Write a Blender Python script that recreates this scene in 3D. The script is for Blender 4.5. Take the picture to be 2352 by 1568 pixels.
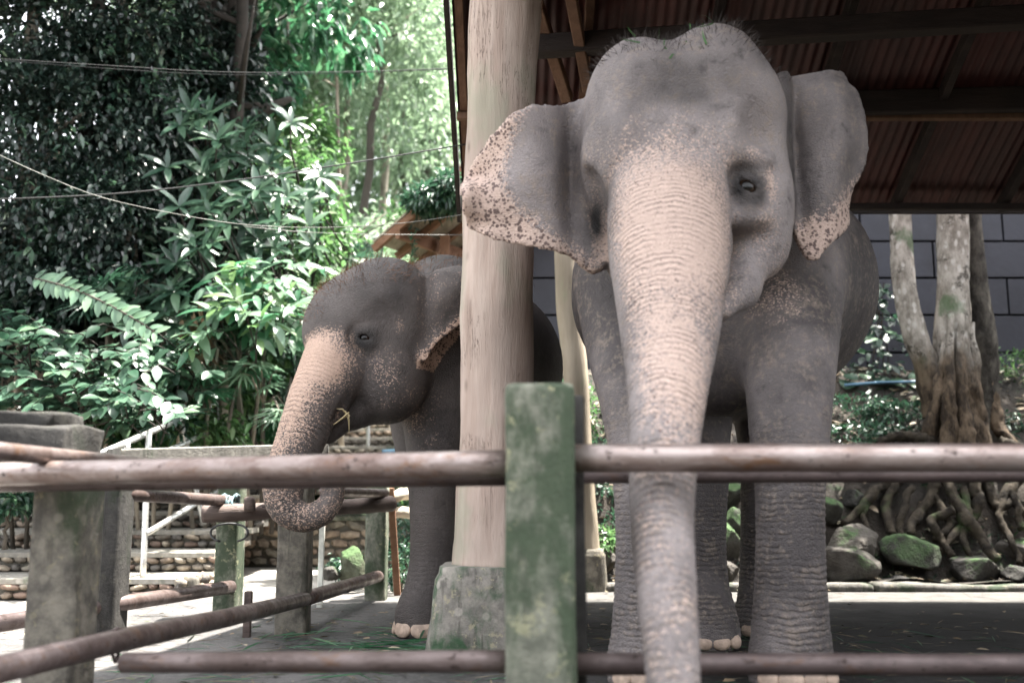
import bpy, bmesh, math, random
import numpy as np
from mathutils import Vector, Matrix, Euler

for _o in list(bpy.data.objects):
    bpy.data.objects.remove(_o)
SC = bpy.context.scene
COL = SC.collection
rng = np.random.default_rng(7)
random.seed(7)
PI = math.pi

# ------------------------------------------------------------------ camera
CAM_H = 0.74                       # the photographer crouches behind the fence
PITCH = math.atan(356 / 2287)      # tilted up a little
cd = bpy.data.cameras.new('camera')
cam = bpy.data.objects.new('camera', cd)
COL.objects.link(cam)
cd.sensor_width = 36.0
cd.lens = 36.0 * 2287 / 2352
cd.clip_start = 0.05
cd.clip_end = 600
cam.location = (0, 0, CAM_H)
cam.rotation_euler = (PI / 2 + PITCH, 0, 0)
cd.dof.use_dof = True
cd.dof.focus_distance = 5.4
cd.dof.aperture_fstop = 1.6
SC.camera = cam

# ------------------------------------------------------------------ light
SUN_EL, SUN_AZ = math.radians(71), math.radians(62)     # azimuth clockwise from +Y (to the right)
w = bpy.data.worlds.new('World')
SC.world = w
w.use_nodes = True
_n = w.node_tree.nodes
_n.clear()
_bg = _n.new('ShaderNodeBackground')
_sky = _n.new('ShaderNodeTexSky')
_sky.sky_type = 'NISHITA'
_sky.sun_disc = False
_sky.sun_elevation = SUN_EL
_sky.sun_rotation = SUN_AZ
_sky.air_density = 1.0
_sky.dust_density = 3.0
_sky.ozone_density = 0.6
_out = _n.new('ShaderNodeOutputWorld')
_hs = _n.new('ShaderNodeHueSaturation')      # hazy, nearly white tropical sky
_hs.inputs['Saturation'].default_value = .18
w.node_tree.links.new(_sky.outputs[0], _hs.inputs['Color'])
w.node_tree.links.new(_hs.outputs[0], _bg.inputs[0])
w.node_tree.links.new(_bg.outputs[0], _out.inputs[0])
_bg.inputs[1].default_value = 0.15
sd = bpy.data.lights.new('sun', 'SUN')
sd.energy = 4.5
sd.angle = math.radians(0.53)
sd.color = (1.0, 0.95, 0.87)
sun = bpy.data.objects.new('sun', sd)
COL.objects.link(sun)
_sdir = Vector((math.sin(SUN_AZ) * math.cos(SUN_EL), math.cos(SUN_AZ) * math.cos(SUN_EL), math.sin(SUN_EL)))
sun.rotation_euler = _sdir.to_track_quat('Z', 'Y').to_euler()
sun.location = (0, 0, 30)
SC.view_settings.view_transform = 'Standard'
SC.view_settings.look = 'None'
SC.view_settings.gamma = 1.0
SC.view_settings.use_curve_mapping = False
SC.view_settings.exposure = 2.88
SC.cycles.max_bounces = 6
SC.cycles.diffuse_bounces = 3
SC.cycles.glossy_bounces = 2
SC.cycles.transmission_bounces = 3
SC.cycles.caustics_reflective = False
SC.cycles.caustics_refractive = False


def W(x, y, Y):
    """world point at ground distance Y that is seen at photo position x, y (2352 x 1568 grid)"""
    u = (x - 1176) / 2287
    v = (784 - y) / 2287
    dy = math.cos(PITCH) - v * math.sin(PITCH)
    dz = math.sin(PITCH) + v * math.cos(PITCH)
    return Vector((u * Y / dy, Y, CAM_H + dz * Y / dy))


def FX(x, Y, z=0.0):
    """world X for photo column x at distance Y and height z"""
    d = Y * math.cos(PITCH) + (z - CAM_H) * math.sin(PITCH)
    return (x - 1176) / 2287 * d


# ------------------------------------------------------------------ materials
class NB:
    def __init__(s, m):
        s.m = m
        s.nt = m.node_tree
        s.N = s.nt.nodes
        s.L = s.nt.links
        s.co = None

    def node(s, t, **kw):
        n = s.N.new(t)
        for k, v in kw.items():
            setattr(n, k, v)
        return n

    def put(s, sock, v):
        if hasattr(v, 'is_output') or isinstance(v, bpy.types.NodeSocket):
            s.L.new(v, sock)
        elif v is not None:
            if isinstance(v, (tuple, list)) and len(v) == 3 and sock.type == 'RGBA':
                v = (*v, 1)
            sock.default_value = v

    def coord(s, scale=(1, 1, 1), kind='Object', rot=(0, 0, 0)):
        tc = s.node('ShaderNodeTexCoord')
        mp = s.node('ShaderNodeMapping')
        s.L.new(tc.outputs[kind], mp.inputs[0])
        mp.inputs['Scale'].default_value = scale
        mp.inputs['Rotation'].default_value = rot
        return mp.outputs[0]

    def pos(s, scale=(1, 1, 1)):
        g = s.node('ShaderNodeNewGeometry')
        mp = s.node('ShaderNodeMapping')
        s.L.new(g.outputs['Position'], mp.inputs[0])
        mp.inputs['Scale'].default_value = scale
        return mp.outputs[0]

    def noise(s, scale, co=None, detail=4, rough=0.55, dist=0.0):
        n = s.node('ShaderNodeTexNoise')
        n.inputs['Scale'].default_value = scale
        n.inputs['Detail'].default_value = detail
        n.inputs['Roughness'].default_value = rough
        n.inputs['Distortion'].default_value = dist
        if co is not None:
            s.L.new(co, n.inputs['Vector'])
        return n.outputs['Fac']

    def voro(s, scale, co=None, feature='F1', rand=1.0):
        n = s.node('ShaderNodeTexVoronoi', feature=feature)
        n.inputs['Scale'].default_value = scale
        n.inputs['Randomness'].default_value = rand
        if co is not None:
            s.L.new(co, n.inputs['Vector'])
        return n.outputs['Distance']

    def cell(s, scale, co=None):
        n = s.node('ShaderNodeTexVoronoi')
        n.inputs['Scale'].default_value = scale
        if co is not None:
            s.L.new(co, n.inputs['Vector'])
        x = s.node('ShaderNodeSeparateColor')
        s.L.new(n.outputs['Color'], x.inputs[0])
        return x.outputs[0]

    def ramp(s, fac, a, b, lo=0.0, hi=1.0):
        n = s.node('ShaderNodeMapRange', interpolation_type='SMOOTHSTEP')
        s.put(n.inputs['Value'], fac)
        n.inputs['From Min'].default_value = a
        n.inputs['From Max'].default_value = b
        n.inputs['To Min'].default_value = lo
        n.inputs['To Max'].default_value = hi
        return n.outputs['Result']

    def mix(s, fac, a, b):
        n = s.node('ShaderNodeMix', data_type='RGBA')
        s.put(n.inputs[0], fac)
        s.put(n.inputs[6], a)
        s.put(n.inputs[7], b)
        return n.outputs[2]

    def math(s, op, a, b=None, c=None):
        n = s.node('ShaderNodeMath', operation=op)
        s.put(n.inputs[0], a)
        if b is not None:
            s.put(n.inputs[1], b)
        if c is not None:
            s.put(n.inputs[2], c)
        return n.outputs[0]

    def attr(s, name):
        n = s.node('ShaderNodeAttribute', attribute_name=name)
        return n.outputs['Fac']

    def orand(s):
        return s.node('ShaderNodeObjectInfo').outputs['Random']

    def bump(s, h, strength=0.5, dist=0.02, prev=None):
        n = s.node('ShaderNodeBump')
        n.inputs['Strength'].default_value = strength
        n.inputs['Distance'].default_value = dist
        s.put(n.inputs['Height'], h)
        if prev is not None:
            s.L.new(prev, n.inputs['Normal'])
        return n.outputs[0]


MATS = {}


def material(name, fn, **kw):
    m = bpy.data.materials.new(name)
    m.use_nodes = True
    b = NB(m)
    b.N.clear()
    out = b.node('ShaderNodeOutputMaterial')
    p = b.node('ShaderNodeBsdfPrincipled')
    b.L.new(p.outputs[0], out.inputs[0])
    r = fn(b, p, out)
    MATS[name] = m
    return m


def setp(b, p, color=None, rough=None, metal=None, normal=None, spec=None):
    if color is not None:
        b.put(p.inputs['Base Color'], color)
    if rough is not None:
        b.put(p.inputs['Roughness'], rough)
    if metal is not None:
        b.put(p.inputs['Metallic'], metal)
    if normal is not None:
        b.put(p.inputs['Normal'], normal)
    if spec is not None:
        b.put(p.inputs['Specular IOR Level'], spec)


def concrete(name, base, dark, moss, mossamt, mscale=3.0, streak=True):
    def f(b, p, o):
        c = b.pos()
        n1 = b.noise(14, c, 6, .65)
        col = b.mix(b.ramp(n1, .3, .7), dark, base)
        if streak:
            n2 = b.noise(5, b.pos((3.0, 3.0, .55)), 5, .65, .6)
            col = b.mix(b.ramp(n2, .52, .66, 0, .75), col, tuple(x * .28 for x in base))
        n3 = b.noise(mscale, b.pos((1, 1, .6)), 6, .7, .4)
        gm = b.mix(b.noise(25, c, 3), moss, tuple(x * .5 for x in moss))
        col = b.mix(b.ramp(n3, .62 - mossamt * .3, .78 - mossamt * .3, 0, .9), col, gm)
        l2 = b.math('MULTIPLY', b.ramp(b.noise(19, c, 5, .75), .57, .63), b.ramp(b.noise(2.7, c, 3), .42, .56, 0, .7))
        col = b.mix(l2, col, (min(1, base[0] * 1.25), min(1, base[1] * 1.22), base[2] * .95))
        sp = b.voro(11, b.pos(), 'F1')
        n5 = b.noise(2.2, c, 2)
        col = b.mix(b.math('MULTIPLY', b.ramp(sp, .26, .16), b.ramp(n5, .5, .62, 0, .5)), col, tuple(min(1, x * 1.5) for x in base))
        h = b.math('ADD', b.noise(60, c, 5, .7), b.math('MULTIPLY', b.noise(9, c, 4), .8))
        setp(b, p, col, b.ramp(n1, .2, .8, .75, .95), normal=b.bump(h, .6, .012), spec=.3)
    return material(name, f)


concrete('post_green', (.25, .25, .20), (.11, .115, .09), (.055, .082, .046), .72, 3.4)
concrete('post_pale', (.21, .19, .155), (.075, .068, .058), (.04, .062, .03), .5)
concrete('post_dark', (.05, .047, .043), (.02, .019, .018), (.022, .032, .016), .35)
concrete('block', (.29, .265, .23), (.16, .148, .13), (.045, .11, .05), .55, 4.0)
concrete('beam_conc', (.20, .19, .17), (.10, .095, .085), (.05, .08, .04), .3)
concrete('kerb', (.15, .14, .125), (.06, .055, .05), (.03, .05, .025), .6)
concrete('tread', (.32, .30, .265), (.2, .185, .16), (.06, .10, .045), .25, streak=False)


def _floor(b, p, o):
    c = b.pos()
    n1 = b.noise(1.3, c, 6, .6)
    n2 = b.noise(30, c, 5, .7)
    col = b.mix(b.ramp(n1, .35, .65), (.05, .048, .047), (.105, .10, .097))
    col = b.mix(b.ramp(n2, .4, .75, 0, .6), col, (.15, .143, .138))
    col = b.mix(b.ramp(b.noise(4.5, c, 5, .7, .7), .56, .66, 0, .8), col, (.022, .021, .02))
    g = b.node('ShaderNodeNewGeometry')
    sx = b.node('ShaderNodeSeparateXYZ')
    b.L.new(g.outputs['Position'], sx.inputs[0])
    wet_shade = b.ramp(b.math('ADD', sx.outputs['X'], b.math('MULTIPLY', b.noise(1.4, c, 4), 1.6)), .6, 1.7)   # darker round the big elephant: damp floor, and shade painted into the colour
    col = b.mix(b.math('MULTIPLY', wet_shade, .8), col, (.014, .0132, .0125))
    dry = b.ramp(b.math('ADD', sx.outputs['Y'], b.math('MULTIPLY', b.noise(5, c, 4), .35)), 7.35, 7.6)   # sunlit strip along the kerb, painted in as paler concrete
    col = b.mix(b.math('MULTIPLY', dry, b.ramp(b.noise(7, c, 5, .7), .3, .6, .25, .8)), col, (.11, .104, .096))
    cr = b.voro(1.6, b.pos((1, 1, .1)), 'DISTANCE_TO_EDGE')
    col = b.mix(b.ramp(b.math('ADD', cr, b.math('MULTIPLY', b.noise(9, c), .03)), .014, .03, .5, 0), col, (.03, .03, .03))
    h = b.math('ADD', n2, b.noise(90, c, 3))
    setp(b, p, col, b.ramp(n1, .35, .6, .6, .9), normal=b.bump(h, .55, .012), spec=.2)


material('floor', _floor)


def _path(b, p, o):
    c = b.pos()
    n1 = b.noise(1.1, c, 5)
    col = b.mix(b.ramp(n1, .35, .7), (.22, .205, .18), (.30, .28, .25))
    col = b.mix(b.ramp(b.noise(6, c, 6, .7), .58, .72, 0, .6), col, (.16, .17, .1))
    setp(b, p, col, .9, normal=b.bump(b.noise(40, c, 4), .4, .01))


material('path', _path)


def _soil(b, p, o):
    c = b.pos()
    n1 = b.noise(2.2, c, 6, .65)
    col = b.mix(b.ramp(n1, .35, .65), (.018, .015, .012), (.05, .04, .031))
    col = b.mix(b.ramp(b.noise(5, c, 6, .75), .56, .68, 0, .85), col, (.03, .06, .022))
    setp(b, p, col, .95, normal=b.bump(b.noise(22, c, 6, .7), .8, .05))


material('soil', _soil)


def _hill(b, p, o):
    c = b.pos()
    n1 = b.noise(.9, c, 6, .7)
    col = b.mix(b.ramp(n1, .35, .65), (.014, .02, .012), (.035, .06, .025))
    setp(b, p, col, .95, normal=b.bump(b.noise(7, c, 6, .7), .9, .15))


material('hill', _hill)


def pipe_mat(name, base, hi, rust, rough, metal=.55):
    def f(b, p, o):
        c = b.pos()
        n1 = b.noise(5, b.pos((.7, 2, 2)), 6, .7, .3)
        col = b.mix(b.ramp(n1, .35, .65), base, hi)
        col = b.mix(b.ramp(b.noise(9, b.pos((.6, 1.6, 1.6)), 6, .75), .55, .66, 0, .85), col, rust)
        pit = b.ramp(b.noise(40, b.pos((.6, 1, 1)), 4, .7), .6, .68, 0, .85)
        col = b.mix(pit, col, (.03, .018, .014))
        sc = b.ramp(b.noise(14, b.pos((.25, 3, 3)), 4, .8), .6, .7, 0, .5)
        col = b.mix(sc, col, tuple(min(1, x * 1.5) for x in hi))
        rg = b.math('ADD', b.ramp(n1, .3, .7, rough + .18, rough), b.math('MULTIPLY', pit, .3))
        setp(b, p, col, rg, metal, b.bump(b.math('SUBTRACT', b.noise(50, c, 5, .7), pit), .4, .006))
    return material(name, f)


pipe_mat('pipe_front', (.155, .105, .088), (.33, .275, .255), (.17, .09, .05), .3, .55)
pipe_mat('pipe_dark', (.06, .042, .04), (.12, .09, .085), (.09, .045, .025), .45, .35)
pipe_mat('pipe_purple', (.07, .048, .042), (.145, .112, .105), (.11, .06, .036), .38, .45)
pipe_mat('steel', (.45, .45, .43), (.6, .6, .58), (.36, .34, .3), .3, .8)


def wood_mat(name, a, c2, dark, grain=(6, 6, .7), crack=.6, green=None, rough=.75, red=None):
    def f(b, p, o):
        c = b.pos()
        g = b.pos(grain)
        n1 = b.noise(3, g, 6, .6, .5)
        col = b.mix(b.ramp(n1, .3, .7), a, c2)
        n0 = b.noise(1.7, c, 3)
        col = b.mix(b.ramp(n0, .38, .68, 0, .45), col, tuple(x * .62 for x in a))
        if red:
            col = b.mix(b.ramp(b.noise(2.4, b.pos((1, 1, .5)), 4), .5, .7, 0, .7), col, red)
        if green:
            col = b.mix(b.ramp(b.noise(3.2, b.pos((1, 1, .6)), 4), .5, .66, 0, .55), col, green)
        n2 = b.noise(2.6, b.pos((grain[0] * 1.3, grain[1] * 1.3, grain[2] * .9)), 5, .7, 1.2)
        cr = b.ramp(b.math('ABSOLUTE', b.math('SUBTRACT', n2, .5)), .0, .014, 1, 0)
        crm = b.math('MULTIPLY', cr, b.ramp(b.noise(1.9, c, 3), .5, .6, 0, crack))
        col = b.mix(crm, col, dark)
        kn = b.voro(5, b.pos((1, 1, .55)))
        col = b.mix(b.math('MULTIPLY', b.ramp(kn, .16, .05), b.ramp(b.noise(3.1, c, 1), .44, .55, 0, .8)), col, dark)
        h = b.math('SUBTRACT', b.math('ADD', n1, b.math('MULTIPLY', b.noise(30, g, 4), .4)), b.math('MULTIPLY', crm, 1.5))
        setp(b, p, col, rough, normal=b.bump(h, .5, .015), spec=.3)
    return material(name, f)


wood_mat('pole_wood', (.38, .285, .235), (.51, .41, .35), (.09, .06, .045), (5, 5, .5), .8, (.28, .29, .21))
wood_mat('pole_thin', (.30, .25, .185), (.40, .34, .265), (.12, .09, .06), (6, 6, .6), .4, (.26, .32, .18))
wood_mat('log', (.065, .047, .041), (.13, .098, .085), (.03, .022, .02), (1, 1, 6), .8)
wood_mat('log_pale', (.5, .43, .33), (.62, .56, .46), (.2, .15, .1), (1, 6, 6), .5)
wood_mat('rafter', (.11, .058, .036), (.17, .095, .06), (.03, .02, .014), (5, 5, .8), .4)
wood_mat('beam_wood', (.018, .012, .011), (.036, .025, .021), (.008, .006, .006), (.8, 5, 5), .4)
wood_mat('hut_wood', (.17, .085, .05), (.25, .14, .085), (.05, .03, .02), (3, 3, 3), .4)
wood_mat('plank', (.10, .07, .055), (.16, .115, .09), (.03, .02, .02), (1, 5, 5), .5)


def _bark(b, p, o):
    c = b.pos()
    n1 = b.noise(9, b.pos((1, 1, .5)), 6, .7)
    col = b.mix(b.ramp(n1, .35, .65), (.17, .15, .125), (.40, .365, .32))
    v = b.voro(15, b.pos((1, 1, .55)))
    col = b.mix(b.ramp(b.math('ADD', v, b.math('MULTIPLY', b.noise(20, c), .5)), .42, .62, .9, 0), col, (.47, .44, .40))
    col = b.mix(b.ramp(b.noise(5, c, 6, .75), .54, .64, 0, .85), col, (.035, .03, .024))
    col = b.mix(b.ramp(b.noise(2.2, c, 4), .56, .66, 0, .7), col, (.05, .10, .04))
    g = b.node('ShaderNodeNewGeometry')
    sx = b.node('ShaderNodeSeparateXYZ')
    b.L.new(g.outputs['Position'], sx.inputs[0])
    low = b.ramp(b.math('ADD', sx.outputs['Z'], b.math('MULTIPLY', b.noise(2.5, c), .9)), 2.2, 2.75, 1, 0)
    rb = b.mix(b.ramp(b.noise(11, b.pos((1, 1, .4)), 6, .75), .38, .62), (.03, .022, .016), (.135, .098, .066))
    col = b.mix(low, col, rb)
    h = b.math('ADD', n1, b.noise(18, b.pos((1, 1, .35)), 6, .8))
    setp(b, p, col, .9, normal=b.bump(h, .9, .04), spec=.2)


material('bark', _bark)


def _bark2(b, p, o):
    c = b.pos((1, 1, .5))
    col = b.mix(b.ramp(b.noise(9, c, 6, .7), .35, .7), (.02, .017, .014), (.10, .09, .075))
    setp(b, p, col, .9, normal=b.bump(b.noise(18, c, 6, .8), .9, .04), spec=.2)


material('bark_dark', _bark2)


def _root(b, p, o):
    c = b.pos()
    col = b.mix(b.ramp(b.noise(9, c, 6, .7), .35, .65), (.013, .0105, .008), (.052, .042, .03))
    col = b.mix(b.ramp(b.noise(3, c, 5), .55, .68, 0, .6), col, (.05, .085, .03))
    setp(b, p, col, .9, normal=b.bump(b.noise(22, c, 6, .75), .8, .03), spec=.2)


material('root', _root)


def _ftrunk(b, p, o):
    c = b.pos((1, 1, .4))
    r = b.orand()
    col = b.mix(b.ramp(b.noise(6, c, 5), .3, .7), (.12, .10, .08), (.33, .29, .23))
    col = b.mix(b.ramp(r, .55, .6), col, b.mix(b.noise(6, c, 5), (.03, .026, .02), (.09, .075, .06)))
    setp(b, p, col, .9, normal=b.bump(b.noise(14, c, 5), .7, .03))


material('forest_trunk', _ftrunk)


def stone_mat(name, cols, moss):
    def f(b, p, o):
        c = b.pos()
        r = b.orand()
        cr = b.node('ShaderNodeValToRGB')
        cr.color_ramp.interpolation = 'CONSTANT'
        el = cr.color_ramp.elements
        el[0].color = (*cols[0], 1)
        el[1].position = 1 / len(cols)
        el[1].color = (*cols[1], 1)
        for i in range(2, len(cols)):
            e = el.new(i / len(cols))
            e.color = (*cols[i], 1)
        b.L.new(r, cr.inputs[0])
        n1 = b.noise(12, c, 6, .65)
        dk = b.node('ShaderNodeMix', data_type='RGBA', blend_type='MULTIPLY')
        dk.inputs[0].default_value = 1
        b.L.new(cr.outputs[0], dk.inputs[6])
        b.put(dk.inputs[7], b.mix(b.ramp(n1, .3, .7), (.55, .53, .5), (1.15, 1.12, 1.08)))
        g = b.node('ShaderNodeNewGeometry')
        sx = b.node('ShaderNodeSeparateXYZ')
        b.L.new(g.outputs['Normal'], sx.inputs[0])
        mm = b.math('MULTIPLY', b.ramp(sx.outputs['Z'], -.2, .7), b.ramp(b.noise(4, c, 5, .7), .62 - moss * .4, .76 - moss * .4, 0, .9))
        col = b.mix(mm, dk.outputs[2], b.mix(b.noise(30, c), (.025, .055, .02), (.06, .11, .035)))
        setp(b, p, col, .88, normal=b.bump(b.math('ADD', n1, b.noise(45, c, 4)), .6, .02), spec=.3)
    return material(name, f)


stone_mat('rock', [(.042, .039, .036), (.06, .055, .05), (.028, .027, .025), (.085, .078, .07)], .3)
stone_mat('rock_mossy', [(.055, .053, .048), (.045, .045, .04)], .6)
stone_mat('rock_green', [(.10, .11, .08), (.12, .12, .09)], 1.25)
stone_mat('cobble', [(.26, .21, .17), (.19, .17, .145), (.34, .29, .23), (.22, .16, .13), (.29, .26, .22), (.14, .13, .12)], .1)
stone_mat('rubble', [(.34, .27, .21), (.26, .22, .18), (.40, .33, .26), (.30, .22, .17), (.23, .21, .17)], .15)


def _mortar(b, p, o):
    c = b.pos()
    col = b.mix(b.noise(10, c, 5), (.05, .046, .038), (.12, .11, .09))
    setp(b, p, col, .95, normal=b.bump(b.noise(25, c, 4), .6, .02))


material('mortar', _mortar)


def _wallpanel(b, p, o):
    c = b.pos()
    r = b.orand()
    n = b.noise(1.6, c, 5, .6)
    col = b.mix(b.ramp(n, .3, .7), (.016, .017, .024), (.03, .032, .044))
    col = b.mix(b.ramp(r, 0, 1, 0, .3), col, (.02, .02, .026))
    col = b.mix(b.ramp(b.noise(8, b.pos((1, 1, .3)), 5, .7), .58, .72, 0, .4), col, (.05, .05, .058))
    setp(b, p, col, .6, normal=b.bump(b.noise(20, c, 4), .3, .01))


material('wall_panel', _wallpanel)


def plain(name, col, rough=.8, metal=0, var=.35, scale=8, bump=.3):
    def f(b, p, o):
        c = b.pos()
        n = b.noise(scale, c, 5, .6)
        cc = b.mix(b.ramp(n, .3, .7), tuple(x * (1 - var) for x in col), tuple(min(1, x * (1 + var)) for x in col))
        setp(b, p, cc, rough, metal, b.bump(b.noise(scale * 4, c, 4), bump, .01))
    return material(name, f)


plain('dark_bark', (.022, .018, .014), .9)
plain('seam', (.006, .006, .008))
plain('wire_dark', (.02, .02, .02), .6)
plain('wire_pale', (.17, .17, .15), .7)
plain('rope_blue', (.10, .15, .16), .9)
plain('blue_pipe', (.10, .2, .29), .5)
plain('dry_leaf', (.22, .15, .09), .8, var=.5)
plain('straw', (.30, .24, .13), .8, var=.4)
plain('grass_blade', (.05, .13, .035), .5, var=.4, scale=3)
plain('hair_dark', (.035, .026, .022), .7)
plain('hair_brown', (.16, .075, .035), .7)
plain('nail', (.42, .31, .24), .55, var=.25, scale=25)
plain('thatch', (.18, .155, .12), .95, var=.5, scale=14)
plain('white_paint', (.62, .62, .56), .7)


def _sheet(b, p, o):
    c = b.pos()
    r = b.orand()
    n = b.noise(2.5, b.pos((3, .8, .8)), 6, .7)
    col = b.mix(b.ramp(n, .3, .7), (.032, .0085, .0075), (.072, .019, .016))
    col = b.mix(b.ramp(r, 0, 1, 0, .35), col, (.016, .010, .009))
    col = b.mix(b.ramp(b.noise(18, b.pos((4, 1, 1)), 5, .75), .62, .72, 0, .6), col, (.14, .10, .09))
    setp(b, p, col, .6, .1, b.bump(n, .2, .01))


material('roof_sheet', _sheet)


def _hutsheet(b, p, o):
    c = b.pos((1, 1, 1))
    n = b.noise(3, b.pos((4, 1, 1)), 6, .7)
    col = b.mix(b.ramp(n, .3, .7), (.20, .17, .12), (.42, .37, .28))
    setp(b, p, col, .85)


material('hut_sheet', _hutsheet)


def leaf_mat(name, dark, mid, light, rough=.38, trans=.35, tcol=None):
    def f(b, p, o):
        r = b.attr('rnd')
        col = b.mix(b.ramp(r, 0, .6), dark, mid)
        col = b.mix(b.ramp(r, .6, 1), col, light)
        setp(b, p, col, rough, spec=.6)
        t = b.node('ShaderNodeBsdfTranslucent')
        b.put(t.inputs[0], b.mix(.5, col, tcol or tuple(x * 2.2 for x in mid)))
        ms = b.node('ShaderNodeMixShader')
        ms.inputs[0].default_value = trans
        b.L.new(p.outputs[0], ms.inputs[1])
        b.L.new(t.outputs[0], ms.inputs[2])
        b.L.new(ms.outputs[0], o.inputs[0])
    return material(name, f)


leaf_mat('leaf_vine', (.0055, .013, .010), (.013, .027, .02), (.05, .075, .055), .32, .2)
leaf_mat('leaf_big', (.022, .054, .034), (.045, .092, .056), (.095, .16, .09), .33, .3)
leaf_mat('leaf_bright', (.025, .085, .045), (.05, .145, .075), (.14, .25, .14), .36, .4, (.09, .30, .13))
leaf_mat('leaf_far', (.10, .16, .095), (.19, .27, .17), (.34, .42, .29), .5, .45, (.3, .42, .26))
leaf_mat('leaf_palm', (.012, .036, .022), (.028, .072, .042), (.06, .13, .06), .38, .3)
leaf_mat('leaf_pale', (.07, .14, .09), (.13, .22, .14), (.2, .3, .19), .36, .35)
leaf_mat('leaf_shrub', (.03, .08, .03), (.07, .15, .05), (.16, .25, .10), .42, .4)
leaf_mat('leaf_litter', (.04, .05, .02), (.17, .12, .07), (.33, .28, .2), .7, .1, (.1, .08, .05))


# ------------------------------------------------------------------ mesh helpers
def mesh_obj(name, verts, faces, mat=None, parent=None, smooth=False):
    me = bpy.data.meshes.new(name)
    me.from_pydata([tuple(v) for v in verts], [], [tuple(f) for f in faces])
    if smooth:
        me.polygons.foreach_set('use_smooth', [True] * len(me.polygons))
    if mat:
        me.materials.append(MATS[mat])
    o = bpy.data.objects.new(name, me)
    COL.objects.link(o)
    if parent is not None:
        o.parent = parent
    return o


def mesh_np(name, V, quads=None, tris=None, mat=None, parent=None, smooth=False, attrs=None):
    me = bpy.data.meshes.new(name)
    V = np.asarray(V, np.float32)
    me.vertices.add(len(V))
    me.vertices.foreach_set('co', V.ravel())
    li = []
    tot = []
    if quads is not None and len(quads):
        q = np.asarray(quads, np.int32)
        li.append(q.ravel())
        tot.append(np.full(len(q), 4, np.int32))
    if tris is not None and len(tris):
        t = np.asarray(tris, np.int32)
        li.append(t.ravel())
        tot.append(np.full(len(t), 3, np.int32))
    li = np.concatenate(li)
    tot = np.concatenate(tot)
    st = np.concatenate([[0], np.cumsum(tot)[:-1]]).astype(np.int32)
    me.loops.add(len(li))
    me.loops.foreach_set('vertex_index', li)
    me.polygons.add(len(tot))
    me.polygons.foreach_set('loop_start', st)
    me.polygons.foreach_set('loop_total', tot)
    if smooth:
        me.polygons.foreach_set('use_smooth', np.ones(len(tot), bool))
    for k, a in (attrs or {}).items():
        at = me.attributes.new(k, 'FLOAT', 'POINT')
        at.data.foreach_set('value', np.asarray(a, np.float32))
    me.update(calc_edges=True)
    if mat:
        me.materials.append(MATS[mat])
    o = bpy.data.objects.new(name, me)
    COL.objects.link(o)
    if parent is not None:
        o.parent = parent
    return o


def tag(o, label=None, cat=None, group=None, kind=None):
    if label:
        o['label'] = label
    if cat:
        o['category'] = cat
    if group:
        o['group'] = group
    if kind:
        o['kind'] = kind
    return o


def thing(name, label, cat, loc=(0, 0, 0), group=None):
    o = bpy.data.objects.new(name, None)
    o.empty_display_size = .1
    COL.objects.link(o)
    o.location = loc
    return tag(o, label, cat, group)


def rebase(o, loc):
    """move an object's origin to loc (mesh coords are world)"""
    loc = Vector(loc)
    o.data.transform(Matrix.Translation(-loc))
    o.location = loc
    return o


def org(o):
    """world origin of an unrotated object in a chain of unrotated parents"""
    p = o.location.copy()
    while o.parent is not None:
        o = o.parent
        p = p + o.location
    return p


def kid(o, parent):
    """parent a world-space mesh to an unrotated thing or part"""
    o.location = o.location - org(parent)
    o.parent = parent
    return o


def tube_arrays(pts, rad, seg=10, wob=0.0, seed=0, cap=True):
    pts = [Vector(p) for p in pts]
    n = len(pts)
    r = random.Random(seed)
    V, F = [], []
    up = Vector((0, 0, 1))
    t0 = (pts[1] - pts[0]).normalized()
    if abs(t0.dot(up)) > .95:
        up = Vector((0, 1, 0))
    s = t0.cross(up).normalized()
    for i in range(n):
        t = (pts[min(i + 1, n - 1)] - pts[max(i - 1, 0)]).normalized()
        s = (s - t * s.dot(t)).normalized()
        q = t.cross(s)
        for k in range(seg):
            a = 2 * PI * k / seg
            rr = rad[i] * (1 + (r.random() - .5) * 2 * wob)
            V.append(pts[i] + (s * math.cos(a) + q * math.sin(a)) * rr)
    for i in range(n - 1):
        for k in range(seg):
            k2 = (k + 1) % seg
            F.append((i * seg + k, i * seg + k2, (i + 1) * seg + k2, (i + 1) * seg + k))
    if cap:
        F.append(tuple(range(seg))[::-1])
        F.append(tuple((n - 1) * seg + k for k in range(seg)))
    return V, F


def tube(name, pts, rad, mat, parent=None, seg=10, wob=0.0, seed=0, smooth=True):
    if not hasattr(rad, '__len__'):
        rad = [rad] * len(pts)
    V, F = tube_arrays(pts, rad, seg, wob, seed)
    return mesh_obj(name, V, F, mat, parent, smooth)


def spline(pts, n):
    """catmull-rom through rows of numbers"""
    P = np.asarray(pts, float)
    m = len(P)
    out = []
    for t in np.linspace(0, m - 1, n):
        i = min(int(t), m - 2)
        f = t - i
        p0, p1, p2, p3 = P[max(i - 1, 0)], P[i], P[i + 1], P[min(i + 2, m - 1)]
        out.append(.5 * ((2 * p1) + (-p0 + p2) * f + (2 * p0 - 5 * p1 + 4 * p2 - p3) * f * f + (-p0 + 3 * p1 - 3 * p2 + p3) * f ** 3))
    return np.array(out)


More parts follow.
